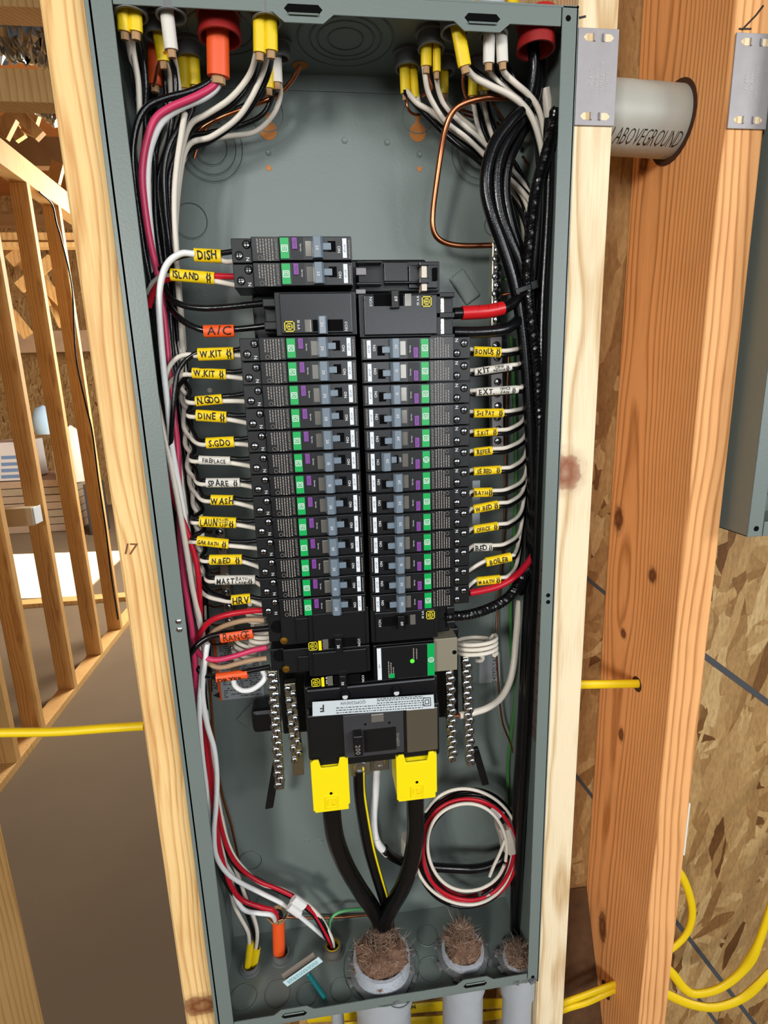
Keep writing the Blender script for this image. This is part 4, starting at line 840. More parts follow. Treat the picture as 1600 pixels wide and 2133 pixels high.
cable('orange range cable under the red bushing with black, pink-red and white conductors', c5, (0, 0), (455, 160), ORG, [
    ('b', 2.6, [(442, 167, 36), (400, 190, 34), (345, 205, 32), (308, 222, 30), (286, 258, 29), (276, 320, 30), (282, 390, 32), (292, 460, 34), (302, 530, 37), (318, 610, 42), (330, 700, 48), (340, 800, 54)]),
    ('p', 2.8, [(448, 176, 31), (410, 200, 28), (355, 224, 26), (322, 250, 25), (304, 300, 25), (296, 360, 26), (300, 420, 27), (312, 500, 30), (332, 590, 36), (345, 690, 38), (354, 790, 38), (364, 880, 36), (370, 940, 36), (374, 1060, 32), (378, 1160, 30), (390, 1250, 28), (402, 1330, 26), (408, 1420, 26), (412, 1500, 30)]),
    ('W', 2.9, [(452, 180, 33), (424, 203, 32), (372, 226, 31), (338, 252, 30), (318, 292, 30), (308, 340, 31), (308, 420, 33), (316, 510, 37), (326, 600, 44), (336, 700, 50)])], (8.6, 6))
cable('yellow cable stub beyond the red bushing, nearer the bushing', c6, (-4, 0), (541, 110), YEL, [('w', 2.3, [(520, 155, 32), (480, 205, 38), (430, 238, 44), (398, 258, 48), (382, 300, 52)] + run(370, 1080, .9, 56)), ('b', 2.3, [(528, 160, 38), (488, 215, 44), (430, 250, 50), (396, 275, 56)] + run(360, 1150, .72, 60))], (4.8, 3.2))
cable('yellow cable stub beyond the red bushing, farther from it', c6, (4, 1), (565, 106), YEL, [('w', 2.3, [(548, 150, 36), (520, 210, 44), (490, 250, 50), (440, 285, 56), (392, 304, 60)] + run(380, 1200, .95, 62)), ('b', 2.3, [(560, 150, 40), (535, 205, 48), (500, 250, 54), (440, 292, 60), (390, 318, 66)] + run(390, 1260, .82, 68))], (5, 3.2))
cable('white cable stub against the rear wall beside the copper hole', c7, (-3, 0), (578, 172), WTAG, [('b', 2.2, [(566, 205, 78), (545, 240, 82), (500, 262, 84), (430, 278, 84), (392, 290, 84)] + run(380, 1240, .66, 84)), ('w', 2.2, [(584, 200, 76), (568, 240, 78), (530, 275, 82), (470, 285, 84), (410, 300, 84), (384, 330, 84)] + run(420, 1290, .76, 84))], (4.4, 3))
cable('short yellow stub tucked behind the white one at the rear', c7, (-9, -2), (561, 184), YEL, [('b', 2, [(545, 200, 86), (490, 228, 88), (430, 250, 90), (395, 268, 90)] + run(340, 900, .92, 92)), ('c', 1.3, [(548, 204, 90), (510, 226, 92), (450, 250, 94), (420, 285, 95), (404, 330, 96)])], (4, 3))
wire('copper_wire', 'bare copper wire bending down out of the hole in the top wall', COP, 1.9, [(626, 136, 60), (616, 155, 64), (603, 174, 70), (575, 200, 78), (520, 222, 84), (460, 245, 88), (420, 268, 92), (398, 300, 95)])
wire('white_wire', 'white wire hanging at the edge of the wire bundle above the DISH tag', WWHT, 2.4, [(385, 235, 40), (378, 280, 36), (369, 340, 34), (364, 400, 34), (364, 460, 35), (368, 530, 38), (371, 600, 44), (377, 680, 52), (382, 770, 60)])
wire('black_wire', 'black wire curving down beside that hanging white wire', WBLK, 2.5, [(392, 225, 46), (376, 262, 42), (352, 306, 40), (341, 360, 40), (344, 430, 42), (352, 500, 44), (360, 570, 50), (366, 650, 56), (374, 760, 62)])
# shared bundle down that side
SR = [('b', .02, 50, 620, 1290), ('w', .15, 60, 620, 1400), ('b', .28, 46, 640, 1500), ('w', .4, 70, 900, 1650), ('b', .52, 64, 700, 1600), ('w', .1, 40, 880, 1420), ('b', .7, 92, 640, 1380), ('w', .88, 94, 700, 1350), ('b', .98, 90, 700, 1440), ('r', .2, 74, 960, 1400), ('b', .35, 92, 1100, 1720), ('w', .6, 96, 1180, 1700)]
for i, (k, s, Y, y0, y1) in enumerate(SR):
    n_, m_ = {'b': ('black_wire', WBLK), 'w': ('white_wire', WWHT), 'r': ('red_wire', WRED)}[k]
    lb = {'b': 'black wire lying in the thick bundle on the pencil-marked stud side', 'w': 'white wire lying in the thick bundle on the pencil-marked stud side', 'r': 'red wire buried in the thick bundle on the pencil-marked stud side'}[k]
    wire(n_, lb, m_, 2.2, run(y0, y1, s, Y), group=f'{n_.split("_")[0]} wires bundled along the box side' if k != 'r' else None)
for i, (s, y0, y1) in enumerate([(.9, 800, 1180), (.97, 820, 1300), (1.03, 830, 1420)]):
    wire('copper_wire', 'bare copper ground wire running behind the wire bundle by the ground bar', COP, 1.2, run(y0, y1, s, 100, 80), group='copper ground wires by the dim ground bar', n=6)
wire('white_wire', 'bright white wire dropping from the DISH loop along the bundle to the lower corner', WWH2, 2.6, [(405, 529, 18), (378, 528, 16), (352, 545, 14), (338, 575, 14), (331, 625, 14), (335, 700, 16), (342, 780, 18), (350, 850, 20), (358, 930, 22), (372, 1010, 24), (386, 1090, 26), (396, 1180, 28), (408, 1260, 28), (421, 1320, 26), (427, 1350, 24), (420, 1410, 22), (415, 1480, 22), (420, 1560, 30), (430, 1640, 40), (442, 1720, 50), (460, 1780, 62), (486, 1826, 72)])
wire('white_wire', 'white wire passing in front of the bundle from RANGE height to the floor wires', WWH2, 2.7, [(432, 1340, 20), (424, 1400, 20), (422, 1450, 22), (432, 1510, 26), (446, 1560, 30), (452, 1620, 34), (450, 1680, 36), (446, 1730, 40), (450, 1780, 44), (470, 1815, 50), (500, 1838, 56), (548, 1862, 62), (598, 1888, 66), (648, 1928, 72), (680, 1955, 78)])
wire('red_wire', 'bright red wire slanting out from the flange down to the RANGE loop', WRED, 2.7, [(326, 850, 30), (340, 915, 29), (352, 985, 26), (366, 1045, 24), (384, 1092, 24), (402, 1145, 24), (412, 1190, 24), (416, 1250, 26), (417, 1285, 30), (415, 1330, 40)])
wire('white_wire', 'white wire slanting beside the bright red wire', WWHT, 2.6, [(318, 790, 26), (334, 868, 24), (352, 950, 22), (370, 1040, 20), (384, 1120, 20), (392, 1170, 22), (402, 1230, 24), (416, 1290, 26), (424, 1330, 30)])
# ================================================================ wires and written tags on the pencil-mark side
def sleeve(label, x0, y0, x1, y1, h, m, text, Y=21, sym=False, sub=None, size=None, voff=0.0, toff=0.0, name='wire_tag', bend=0, bold=.028, jit=.8):
    p, q = A(x0, y0, Y), A(x1, y1, Y); d = unit(q - p); a = h / 2 / (F / ((p - CAM) @ RW[2])) ; b = 4.0
    up = unit(np.array([0, 0, 1.0]) - d * d[2]); L = np.linalg.norm(q - p)
    t = thing(name, label, 'wire tag', (p + q) / 2 - up * a, 'handwritten wire tags')
    mid = (p + q) / 2 - up * bend
    sv = obj('sleeve', MB().tube(spline([p, mid, q], 5), a, 20, r2=b, up=(0, 0, 1)), m, t, smooth=True)
    c = (p + q) / 2
    def post(P):
        r = np.array(P) - c; tt = r @ d; v = r @ up; vv = max(-a * .97, min(a * .97, v)); return c + d * tt + up * vv + np.array([0, -b * math.sqrt(1 - (vv / a) ** 2) - .3, 0])
    tx = MB(); sz = size or min(2 * a * .92, L * 1.25 / max(1, len(text) * .72 + (1.2 if sym else 0)))
    xs = 1.0; wd_ = L * (.66 if (sym or sub) else .84)
    o = c - d * (L * (.13 if sym and not sub else (.24 if sub else 0))) + up * (voff * a) + d * toff * L
    w_ = sz * len(text) * .68
    if sub: wd_ = L * .42
    xs = min(1.15, wd_ / w_)
    tx.text(text, o, d, up, sz, bold=bold, jit=jit, xs=xs, post=post)
    if sub:
        for i, s_ in enumerate(sub): 
            tx.text(s_, c + d * L * .17 + up * a * (.42 - .8 * i), d, up, sz * .52, bold=.014, jit=.8, xs=min(1.1, L * .3 / (sz * .52 * .68 * len(s_))), post=post)
    obj('lettering', tx, INK, sv)
    if sym:
        s2 = MB(); oc = c + d * L * .38 - up * a * (.1 if not sub else .25)
        for i in range(12):
            t0, t1 = i * math.pi / 6, (i + 1) * math.pi / 6; R_ = a * .42
            for r0, r1 in ((R_ * .62, R_),):
                P = [oc + d * r0 * math.cos(t0) + up * r0 * math.sin(t0), oc + d * r1 * math.cos(t0) + up * r1 * math.sin(t0), oc + d * r1 * math.cos(t1) + up * r1 * math.sin(t1), oc + d * r0 * math.cos(t1) + up * r0 * math.sin(t1)]
                s2.add([post(x) for x in P], [(0, 1, 2, 3)])
        for k in (-.2, .2):
            for i in range(8):
                v0, v1 = a * (-.76 + 1.52 * i / 8), a * (-.76 + 1.52 * (i + 1) / 8); P = [oc + d * ((k + e) * a) + up * v for e, v in ((-.08, v0), (.08, v0), (.08, v1), (-.08, v1))]
                s2.add([post(x) for x in P], [(0, 1, 2, 3)])
        obj('outlet_symbol', s2, INK, sv)
    return p, q
def zL(k): return 809.4 - 19.05 * k
def zR(k): return 807.2 - 19.05 * k
TL = [(1, 'DISH', 405, 531, 461, 534, 27, YTAG, False, None), (2, 'ISLAND', 356, 572, 447, 580, 25, YTAG, True, None),
      (5, 'W.KIT', 413, 738.5, 487, 736, 26, YTAG, True, None), (6, 'W.KIT', 401, 777, 471, 780, 22, YTAG, True, None), (7, 'N.GDO', 408, 836, 463, 831, 21, YTAG, False, None),
      (8, 'DINE', 409, 865, 472, 869, 24, YTAG, True, None), (9, 'S.GDO', 430, 923, 488, 920, 23, YTAG, False, None), (10, 'FIREPLACE', 415, 958, 480, 960, 19, WTAG, False, None),
      (11, 'SPARE', 430, 1005.5, 500, 1005, 20, WTAG, True, None), (12, 'WASH', 440, 1041, 486, 1042, 22, YTAG, False, None), (13, 'LAUN', 416, 1086, 492, 1089, 23, YTAG, True, ('CLOSET', 'UP')),
      (14, 'GAR BATH', 411, 1126, 476, 1133, 21, YTAG, True, None), (15, 'N.BED', 437, 1166, 504, 1165, 22, YTAG, True, None), (16, 'MAST', 449, 1208, 532, 1207, 20, WTAG, True, ('BATH', 'LAND')), (17, 'HRV', 483, 1250, 522, 1246, 22, YTAG, False, None)]
for i, (k, tx, x0, y0, x1, y1, h, m, sy, sub) in enumerate(TL):
    nmt = tx if k not in (5, 6) else ('upper W.KIT' if k == 5 else 'lower W.KIT')
    col = 'yellow' if m is YTAG else 'white'
    p, q = sleeve(f'{col} sleeve handwritten {nmt}', x0, y0, x1, y1, h, m, tx, sym=sy, sub=sub)
    z = zL(k); d = unit(q - p)
    if k in (1, 2): continue
    e_w = [q - d * 4 + np.array([0, 0, -1.6]), (q + np.array([84, 21, z - 4])) / 2 + np.array([0, 0, -.8]), np.array([84, 21, z - 4.2])]
    e_b = [q - d * 4 + np.array([0, 1, 2.4]), (q + np.array([84, 21, z + 3])) / 2 + np.array([0, 0, .6]), np.array([86, 22, z + 3.6])]
    if k == 5:
        sw = [A(*c) for c in [(343, 800, 26), (350, 770, 26), (366, 748, 25), (388, 739, 23)]]; sb = [A(*c) for c in [(366, 1080, 50), (356, 1000, 34), (356, 930, 22), (359, 870, 17), (364, 815, 17), (370, 775, 19), (386, 752, 22)]]
    elif k == 6:
        sw = [A(*c) for c in [(346, 815, 30), (356, 795, 28), (374, 783, 25), (388, 780, 23)]]; sb = [A(*c) for c in [(364, 830, 34), (372, 806, 32), (384, 790, 28)]]
    else:
        s_ = .62 + .1 * (i % 3)
        sw = [A(*B(y0 - 150, s_, 64)), A(*B(y0 - 85, s_ + .12, 52)), A(B(y0, .9, 0)[0] - 14, y0 - 34, 42), A(B(y0, 1, 0)[0] - 2, y0 - 10, 34), A(x0 - 16, y0 + 1.5, 24)]
        sb = [A(*B(y0 - 180, s_ + .1, 70)), A(*B(y0 - 110, s_ + .2, 58)), A(B(y0, 1, 0)[0] - 12, y0 - 55, 48), A(B(y0, 1, 0)[0] + 2, y0 - 24, 38), A(x0 - 16, y0 - 6, 26)]
    wire('white_wire', f'white wire leading through the {nmt} tag to its breaker', WWHT, 2.1, sw + [p + d * 2 + np.array([0, 0, -1.4])] + e_w, raw=True)
    wire('black_wire', f'black wire leading through the {nmt} tag to its breaker', WBLK, 2.1, sb + [p + d * 2 + np.array([0, 0, 2.0])] + e_b, raw=True)
z = zL(1)
wire('white_wire', 'short white wire end between the DISH tag and its breaker', WWHT, 2.1, [A(455, 538, 21), A(470, 545, 21), np.array([84, 21, z - 5])], raw=True)
wire('black_wire', 'black wire looping down from the DISH tag behind the bundle', WBLK, 2.2, [A(308, 604, 44), A(318, 578, 40), A(338, 556, 32), A(362, 540, 26), A(390, 531, 22), A(430, 528, 21), A(462, 527, 21), np.array([86, 21, z + 3])], raw=True)
z = zL(2)
wire('white_wire', 'white wire looping through the ISLAND tag from behind the flange', WWHT, 2.2, [A(307, 612, 36), A(320, 588, 32), A(338, 577, 26), A(356, 575, 22), A(400, 580, 21), A(448, 586, 21), np.array([84, 21, z - 5])], raw=True)
wire('red_wire', 'red wire looping through the ISLAND tag from behind the flange', WRED, 2.5, [A(310, 640, 34), A(318, 612, 31), A(332, 592, 27), A(352, 581, 23), A(400, 575, 21), A(448, 575, 21), np.array([86, 21, z + 2])], raw=True)
sleeve('orange sleeve handwritten A/C', 425, 690, 488, 689, 25, ORG, 'A/C', bold=.008)
wire('black_wire', 'black wire curving to the upper port of the A/C breaker', WBLK, 2.7, [(338, 590, 44), (345, 608, 38), (358, 624, 30), (385, 637, 24), (425, 642, 20), (470, 640, 18), (520, 635, 16), (570, 630, 15)])
wire('black_wire', 'black wire passing through the A/C tag', WBLK, 2.7, [(345, 600, 50), (356, 640, 42), (376, 664, 32), (402, 680, 26), (428, 688, 23.5), (458, 688, 23), (488, 686, 21.5), (530, 682, 18), (568, 677, 15)])
# range and dryer wires
sleeve('orange sleeve handwritten RANGE', 460, 1327.5, 527, 1318, 25, ORG, 'RANGE', 14, bold=.0)
sleeve('orange sleeve handwritten DRYER low on its edge', 451, 1412, 516, 1403, 20, ORG, 'DRYER', 14, size=5.6, voff=-.42, toff=-.05)
wire('red_wire', 'red wire arching from the bundle to the upper RANGE terminal', WRED, 2.8, [(402, 1440, 30), (406, 1370, 28), (412, 1335, 26), (424, 1308, 22), (445, 1290, 18), (480, 1279, 15), (520, 1273, 14), (548, 1271, 14)])
wire('black_wire', 'thick black wire crossing to the RANGE tag', WBLK, 3.0, [(396, 1362, 12), (410, 1345, 12), (430, 1330, 13), (455, 1322, 14), (527, 1312, 14), (560, 1309, 14)])
wire('tan_wire', 'dusty tan wire arching above the RANGE tag', mat('tan_insulation', (176, 142, 110), .5), 2.6, [(424, 1345, 40), (438, 1322, 34), (462, 1306, 28), (495, 1295, 22), (525, 1291, 20), (550, 1292, 20)])
wire('red_wire', 'pink-red wire running between the RANGE and DRYER tags', WPNK, 2.7, [(405, 1345, 30), (416, 1362, 24), (430, 1371, 20), (455, 1374, 17), (490, 1366, 15), (525, 1355, 14), (556, 1348, 14)])
wire('tan_wire', 'tan and white wire sagging above the DRYER tag', MATS['tan_insulation'], 2.5, [(428, 1374, 30), (440, 1385, 26), (462, 1390, 22), (495, 1382, 19), (525, 1375, 17), (556, 1371, 16)])
wire('white_wire', 'white wire loop hanging under the DRYER tag', WWH2, 2.7, [(486, 1412, 40), (490, 1428, 34), (505, 1438, 30), (525, 1436, 28), (545, 1422, 28), (552, 1408, 30), (545, 1394, 34)])
wire('black_wire', 'black wire entering the DRYER tag from the bundle', WBLK, 2.6, [(410, 1390, 26), (424, 1406, 22), (440, 1409, 18), (455, 1410, 14), (516, 1398, 14), (562, 1389, 14)])
def pigtail(label, cx, cy, Y, rx, rz, turns, pitch, ax=(1, 0, 0), m=WWHT, r=2.2, ph=0.0, tail=None):
    c = A(cx, cy, Y); a = unit(ax); u = unit(np.cross(a, [0, 1, 0])); v = np.cross(a, u); P = []
    for i in range(int(turns * 18) + 1):
        t = i / 18 * 2 * math.pi + ph; P.append(c + a * (pitch * (i / 18 - turns / 2)) + u * rx * math.cos(t) + v * rz * math.sin(t))
    if tail: P += [A(*q) for q in tail]
    return wire('coiled_pigtail', label, m, r, P, raw=True, k=2)
pigtail('coiled white breaker pigtail above the RANGE tag', 536, 1278, 40, 9, 8, 3, 5, (.3, .1, 1))
pigtail('coiled white breaker pigtail behind the RANGE tag', 545, 1325, 38, 10, 9, 4, 5, (.2, .1, 1))
pigtail('coiled white breaker pigtail between the RANGE and DRYER tags', 512, 1352, 62, 12, 10, 4, 5.5, (.5, .1, 1))
pigtail('neatly coiled white surge unit pigtail above the serial sticker', 993, 1345, 38, 21, 15, 3.2, 5.2, (0, .12, 1), WWHT, 2.2, 2.4, [(1000, 1358, 44), (1006, 1368, 48), (1003, 1376, 52), (992, 1376, 56)])
for i, (y, x) in enumerate([(1108, 447), (1192, 470), (1228, 472), (1262, 478), (1300, 482), (1340, 485)]):
    wire('copper_wire', 'thin bare copper wire end reaching the dim ground bar', COP, 1.1, [B(y - 60, .9, 98), B(y - 14, 1.0, 96), (B(y, 1, 0)[0] + 14, y + 2, 92), (x - 6, y - 2, 88)], group='copper ends at the dim ground bar', n=6)
wire('copper_wire', 'bare copper wires hanging below the warning sticker', COP, 1.5, [(436, 1400, 80), (440, 1470, 84), (448, 1560, 88), (462, 1650, 92), (482, 1720, 95), (495, 1780, 97), (499, 1800, 98)])
wire('copper_wire', 'dull copper wire hanging behind the white floor wires', COP, 1.3, [(438, 1500, 88), (446, 1600, 92), (460, 1680, 95), (468, 1740, 96), (485, 1800, 96), (505, 1840, 96), (520, 1880, 94)])
# ================================================================ far side: cables from the top
d1 = connector('grey connector with a yellow pair, first on the copper-loop side', 849, 145, 11)
d2 = connector('grey connector with a yellow pair and frayed paper, above the copper loop', 898, 104, 11)
d3 = connector('grey connector with one long bright yellow stub', 948, 70, 11.5)
d4 = connector('grey connector with two white stubs', 1028, 76, 11.5)
d5 = connector('small grey connector deep behind the yellow stubs', 929, 152, 8)
d6 = connector('small grey connector deep behind the copper loop', 998, 160, 9)
d7 = connector('glossy red bushing around the thick black feeder', 1116, 106, 14, REDB, 20, 'red_bushing', 1.5)
RB = [(250, 1040, 1150), (350, 1055, 1150), (450, 1075, 1150), (550, 1085, 1150), (700, 1096, 1142), (900, 1100, 1134), (1100, 1098, 1122), (1300, 1085, 1112), (1500, 1075, 1100), (1700, 1060, 1088)]
def Rr(y, s, Y):
    ys = [b[0] for b in RB]; l = np.interp(y, ys, [b[1] for b in RB]); r = np.interp(y, ys, [b[2] for b in RB]); return (float(l + (r - l) * s), y, Y)
def rrun(y0, y1, s, Y, st=110):
    n = max(2, int((y1 - y0) / st) + 1); return [Rr(y0 + (y1 - y0) * i / (n - 1), s + .05 * math.sin(i * 1.9 + s * 7), Y) for i in range(n)]
cable('yellow stub of the first pair on the copper-loop side, outer one', d1, (-3.5, 0), (845, 195), YEL, [('b', 2.4, [(870, 222, 62), (905, 258, 66), (950, 300, 72), (1000, 338, 78), (1050, 395, 84)] + rrun(470, 900, .2, 88)), ('w', 2.3, [(868, 214, 58), (900, 234, 60), (940, 268, 66), (985, 300, 72), (1030, 340, 80)] + rrun(430, 820, .3, 84)), ('c', 1.2, [(848, 220, 66), (862, 238, 72), (900, 240, 80), (960, 250, 88)])], (4.6, 3))
cable('yellow stub of the first pair on the copper-loop side, inner one', d1, (4, 3), (866, 205), YEL, [('b', 2.3, [(885, 232, 72), (930, 268, 78), (985, 310, 84), (1040, 370, 90)] + rrun(450, 860, .35, 92)), ('w', 2.3, [(878, 226, 68), (915, 246, 72), (960, 285, 80), (1010, 325, 86)] + rrun(430, 980, .45, 90))], (3.6, 3))
cable('yellow stub with frayed paper above the copper loop', d2, (-4, 0), (888, 138), YEL, [('w', 2.3, [(890, 185, 46), (905, 220, 52), (930, 255, 60), (975, 290, 68), (1020, 335, 76)] + rrun(430, 1050, .5, 78)), ('b', 2.3, [(904, 190, 52), (930, 235, 60), (980, 285, 70), (1030, 340, 80)] + rrun(430, 940, .6, 84)), ('c', 1.2, [(893, 160, 44), (899, 185, 48), (880, 200, 56)])], (4.6, 3.2))
cable('narrow yellow stub beside the frayed one', d2, (4.5, 0), (910, 150), YEL, [('w', 2.2, [(914, 190, 50), (932, 228, 58), (975, 268, 66), (1015, 305, 76)] + rrun(400, 900, .4, 86)), ('b', 2.2, [(912, 200, 56), (950, 250, 66), (1000, 300, 78)] + rrun(400, 900, .55, 90))], (3.4, 3))
cable('long bright yellow stub, the longest on the copper-loop side', d3, (-2, 0), (968, 138), YEL, [('w', 2.6, [(985, 158, 28), (1020, 178, 28), (1062, 198, 30), (1095, 225, 32), (1115, 262, 34), (1128, 310, 38), (1134, 360, 42)] + rrun(450, 1000, .8, 52)), ('b', 2.6, [(990, 150, 34), (1030, 178, 36), (1075, 210, 36), (1102, 245, 40), (1118, 295, 42), (1126, 350, 46)] + rrun(450, 1100, .7, 56)), ('c', 1.3, [(965, 160, 34), (967, 190, 42), (975, 208, 52), (990, 215, 60)])], (5.6, 3.2))
cable('white stub of the white pair, nearer the yellow stub', d4, (-4, 0), (1018, 132), WTAG, [('w', 2.4, [(1022, 150, 34), (1038, 172, 36), (1065, 195, 40), (1100, 225, 44), (1120, 268, 48)] + rrun(380, 1080, .85, 62)), ('b', 2.4, [(1034, 155, 40), (1055, 180, 44), (1092, 215, 48), (1115, 262, 54)] + rrun(380, 1160, .75, 66))], (4.8, 3.2))
cable('white stub of the white pair, nearer the red bushing', d4, (4.5, 0), (1047, 130), WTAG, [('w', 2.5, [(1050, 150, 30), (1072, 172, 30), (1102, 198, 32), (1122, 228, 34), (1133, 275, 38), (1138, 330, 44)] + rrun(430, 950, .9, 48)), ('b', 2.5, [(1060, 145, 36), (1080, 178, 40), (1108, 210, 42), (1126, 250, 46)] + rrun(380, 1250, .95, 58))], (4.8, 3.2))
cable('dull yellow stub deep in shadow behind the frayed one', d5, (-2, 0), (925, 196), YEL, [('w', 2, [(930, 215, 84), (960, 245, 88), (1000, 280, 92)] + rrun(380, 760, .2, 96)), ('w', 2, [(935, 220, 90), (975, 262, 94)] + rrun(380, 760, .3, 98))], (4, 3))
cable('yellow stub crossing behind the copper loop, nearer side', d6, (-6, 0), (985, 200), YEL, [('w', 2.2, [(988, 225, 80), (996, 265, 82), (1010, 300, 84), (1022, 330, 86)] + rrun(430, 700, .1, 90)), ('b', 2.2, [(1000, 240, 86), (1015, 290, 90)] + rrun(400, 740, .2, 94))], (4.4, 3))
cable('tan and yellow stub crossing behind the copper loop, farther side', d6, (3, 0), (1008, 190), YEL, [('w', 2.2, [(1010, 225, 78), (1018, 260, 80), (1030, 295, 82), (1045, 340, 86)] + rrun(430, 820, .35, 88)), ('b', 2.2, [(1018, 230, 84), (1035, 280, 88)] + rrun(400, 840, .45, 90)), ('c', 1.1, [(1024, 210, 88), (1040, 235, 92), (1058, 262, 95)])], (5, 3.2))
for i, (a, b, c_) in enumerate([((958, 228), (985, 236), (1015, 250)), ((965, 238), (995, 248), (1030, 268)), ((1035, 255), (1052, 270), (1070, 292)), ((1088, 325), (1100, 345), (1106, 366)), ((1112, 322), (1108, 350), (1110, 390))]):
    wire('copper_wire', 'loose bare copper strand in the shadow behind the copper loop', COP, 1.2, [(*a, 90), (*b, 93), (*c_, 96)], group='copper strands behind the copper loop', n=6)
wire('copper_wire', 'thick bare copper wire looping down to the top of the ground bar', COP, 2.6, [(1075, 206, 50), (1050, 204, 46), (1010, 204, 44), (970, 214, 44), (944, 232, 46), (928, 268, 50), (918, 320, 56), (908, 390, 62), (902, 440, 66), (902, 475, 68), (912, 496, 70), (935, 508, 72), (970, 512, 73), (1030, 511, 74)], k=10)
# thick black feeders
def feeder(label, r, pts, m=WBLK, name='feeder_cable', twist=False):
    P = spline(pth(pts), 9); mb = MB().tube(P, r, 12); c = center(mb); t = thing(name, label, 'cable', c)
    obj('insulation', mb, m, t, smooth=True)
    if twist:
        S = spline(pth(pts), 26); 
        for ph in (0, math.pi * 2 / 3, math.pi * 4 / 3):
            V = []
            for i, p in enumerate(S):
                tt = unit(S[min(i + 1, len(S) - 1)] - S[max(i - 1, 0)]); u = unit(np.cross(tt, [0, 1, 0])); v = np.cross(tt, u); a = i * .55 + ph
                V.append(p + (u * math.cos(a) + v * math.sin(a)) * r * .62)
            obj('twisted_strand', MB().tube(V, r * .56, 7), m, t, smooth=True)
    return t
feeder('thick black feeder curving outermost from the red bushing around the wires', 5.2, [(1110, 90, 30), (1112, 150, 34), (1098, 215, 36), (1062, 255, 32), (1030, 300, 28), (1014, 350, 26), (1012, 400, 26), (1024, 450, 26), (1044, 505, 27), (1062, 560, 28), (1077, 620, 30), (1088, 690, 32), (1096, 770, 34), (1102, 860, 36), (1107, 960, 38), (1111, 1060, 40), (1110, 1140, 42), (1098, 1195, 46), (1080, 1235, 50)])
feeder('thick black feeder just inside the outermost one', 5.2, [(1118, 90, 40), (1120, 160, 42), (1106, 225, 42), (1072, 270, 38), (1042, 320, 34), (1033, 375, 33), (1040, 440, 33), (1062, 500, 33), (1085, 555, 34), (1098, 620, 36), (1104, 700, 38), (1110, 800, 40), (1114, 900, 42), (1117, 1050, 44), (1116, 1200, 46), (1110, 1350, 50), (1102, 1500, 56), (1092, 1620, 60), (1078, 1720, 64), (1050, 1785, 66), (1000, 1808, 66), (930, 1808, 64), (860, 1801, 58), (820, 1786, 52), (800, 1768, 46)])
feeder('third thick black feeder hidden between the curved ones', 5.0, [(1124, 120, 50), (1118, 220, 50), (1085, 280, 46), (1058, 340, 44), (1052, 400, 44), (1066, 470, 44), (1084, 530, 44), (1094, 600, 46), (1090, 640, 40), (1078, 668, 30), (1050, 686, 22), (1000, 692, 18), (945, 692, 17)])
feeder('twisted black feeder crossing in front near the flange', 4.6, [(1158, 230, 30), (1150, 280, 28), (1136, 330, 26), (1122, 375, 25), (1110, 440, 25), (1103, 510, 26), (1098, 575, 28), (1104, 650, 29), (1112, 715, 30), (1118, 775, 32), (1122, 860, 34), (1124, 960, 38), (1120, 1080, 42), (1110, 1160, 42), (1085, 1208, 36), (1058, 1245, 28), (1020, 1267, 22), (975, 1281, 18), (928, 1285, 16)], twist=True)
feeder('straight black feeder against the inner side wall', 5.0, [(1162, 150, 60), (1152, 400, 60), (1146, 600, 60), (1140, 800, 60), (1133, 1000, 60), (1126, 1200, 62), (1116, 1400, 66), (1104, 1580, 70), (1090, 1760, 76), (1078, 1900, 80)])
feeder('second straight black feeder against the inner side wall', 5.0, [(1150, 200, 76), (1140, 500, 76), (1134, 700, 76), (1128, 900, 76), (1121, 1100, 76), (1112, 1300, 78), (1102, 1500, 82), (1092, 1650, 86), (1080, 1800, 90)])
feeder('third straight black feeder against the inner side wall', 4.6, [(1128, 560, 58), (1128, 750, 56), (1126, 900, 54), (1122, 1100, 54), (1114, 1300, 58), (1106, 1500, 64)])
feeder('grubby white cable running down the inner side wall', 4.2, [(1136, 185, 46), (1142, 240, 48), (1136, 320, 60), (1150, 380, 60), (1155, 450, 52), (1152, 560, 48), (1148, 650, 46), (1144, 740, 48), (1136, 820, 56), (1128, 900, 66)], WWHT, 'white_cable')
feeder('dark red wire sliding down the inner side wall to the lowest breaker', 3.4, [(1150, 130, 50), (1158, 200, 50), (1160, 280, 60), (1156, 500, 80), (1150, 800, 84), (1142, 980, 60), (1131, 1080, 46), (1112, 1150, 40), (1090, 1184, 34), (1064, 1207, 27), (1035, 1222, 23), (1005, 1230, 21), (978, 1235, 20)], WRED, 'red_cable')
t = feeder('black feeder wrapped in red tape entering the two-pole breaker', 5.0, [(1090, 585, 34), (1082, 615, 30), (1064, 634, 25), (1040, 645, 20), (1000, 650, 17), (945, 653, 16)])
rp = spline(pth([(1047, 642, 21), (1020, 648, 18.5), (1000, 650, 17), (962, 652, 16)]), 6)
obj('red_tape', MB().tube(rp, 5.9, 16), REDT, t, smooth=True)
for i in (3, 8, 13):
    c = rp[i]; obj('tape_edge', MB().torus(c, unit(rp[i + 1] - rp[i]) + np.array([0, .3, .35]), 5.95, .2, 24, 4), mat('dark_red_edge_%d' % i, (120, 10, 14), .5), t, smooth=True)
tie = MB()
a, b = A(1074, 608, 24), A(1112, 594, 24)
solo('cable_tie', MB().obox((a + b) / 2, b - a, (0, 1, 0), np.cross(b - a, [0, 1, 0]), np.linalg.norm(b - a) / 2, 1, 2.2).obox(b, b - a, (0, 1, 0), np.cross(b - a, [0, 1, 0]), 3, 2.6, 3.4), BLK, 'black cable tie strapped around the feeders level with the red tape', 'cable tie', bevel=.4)
c = A(1108, 235, 84)
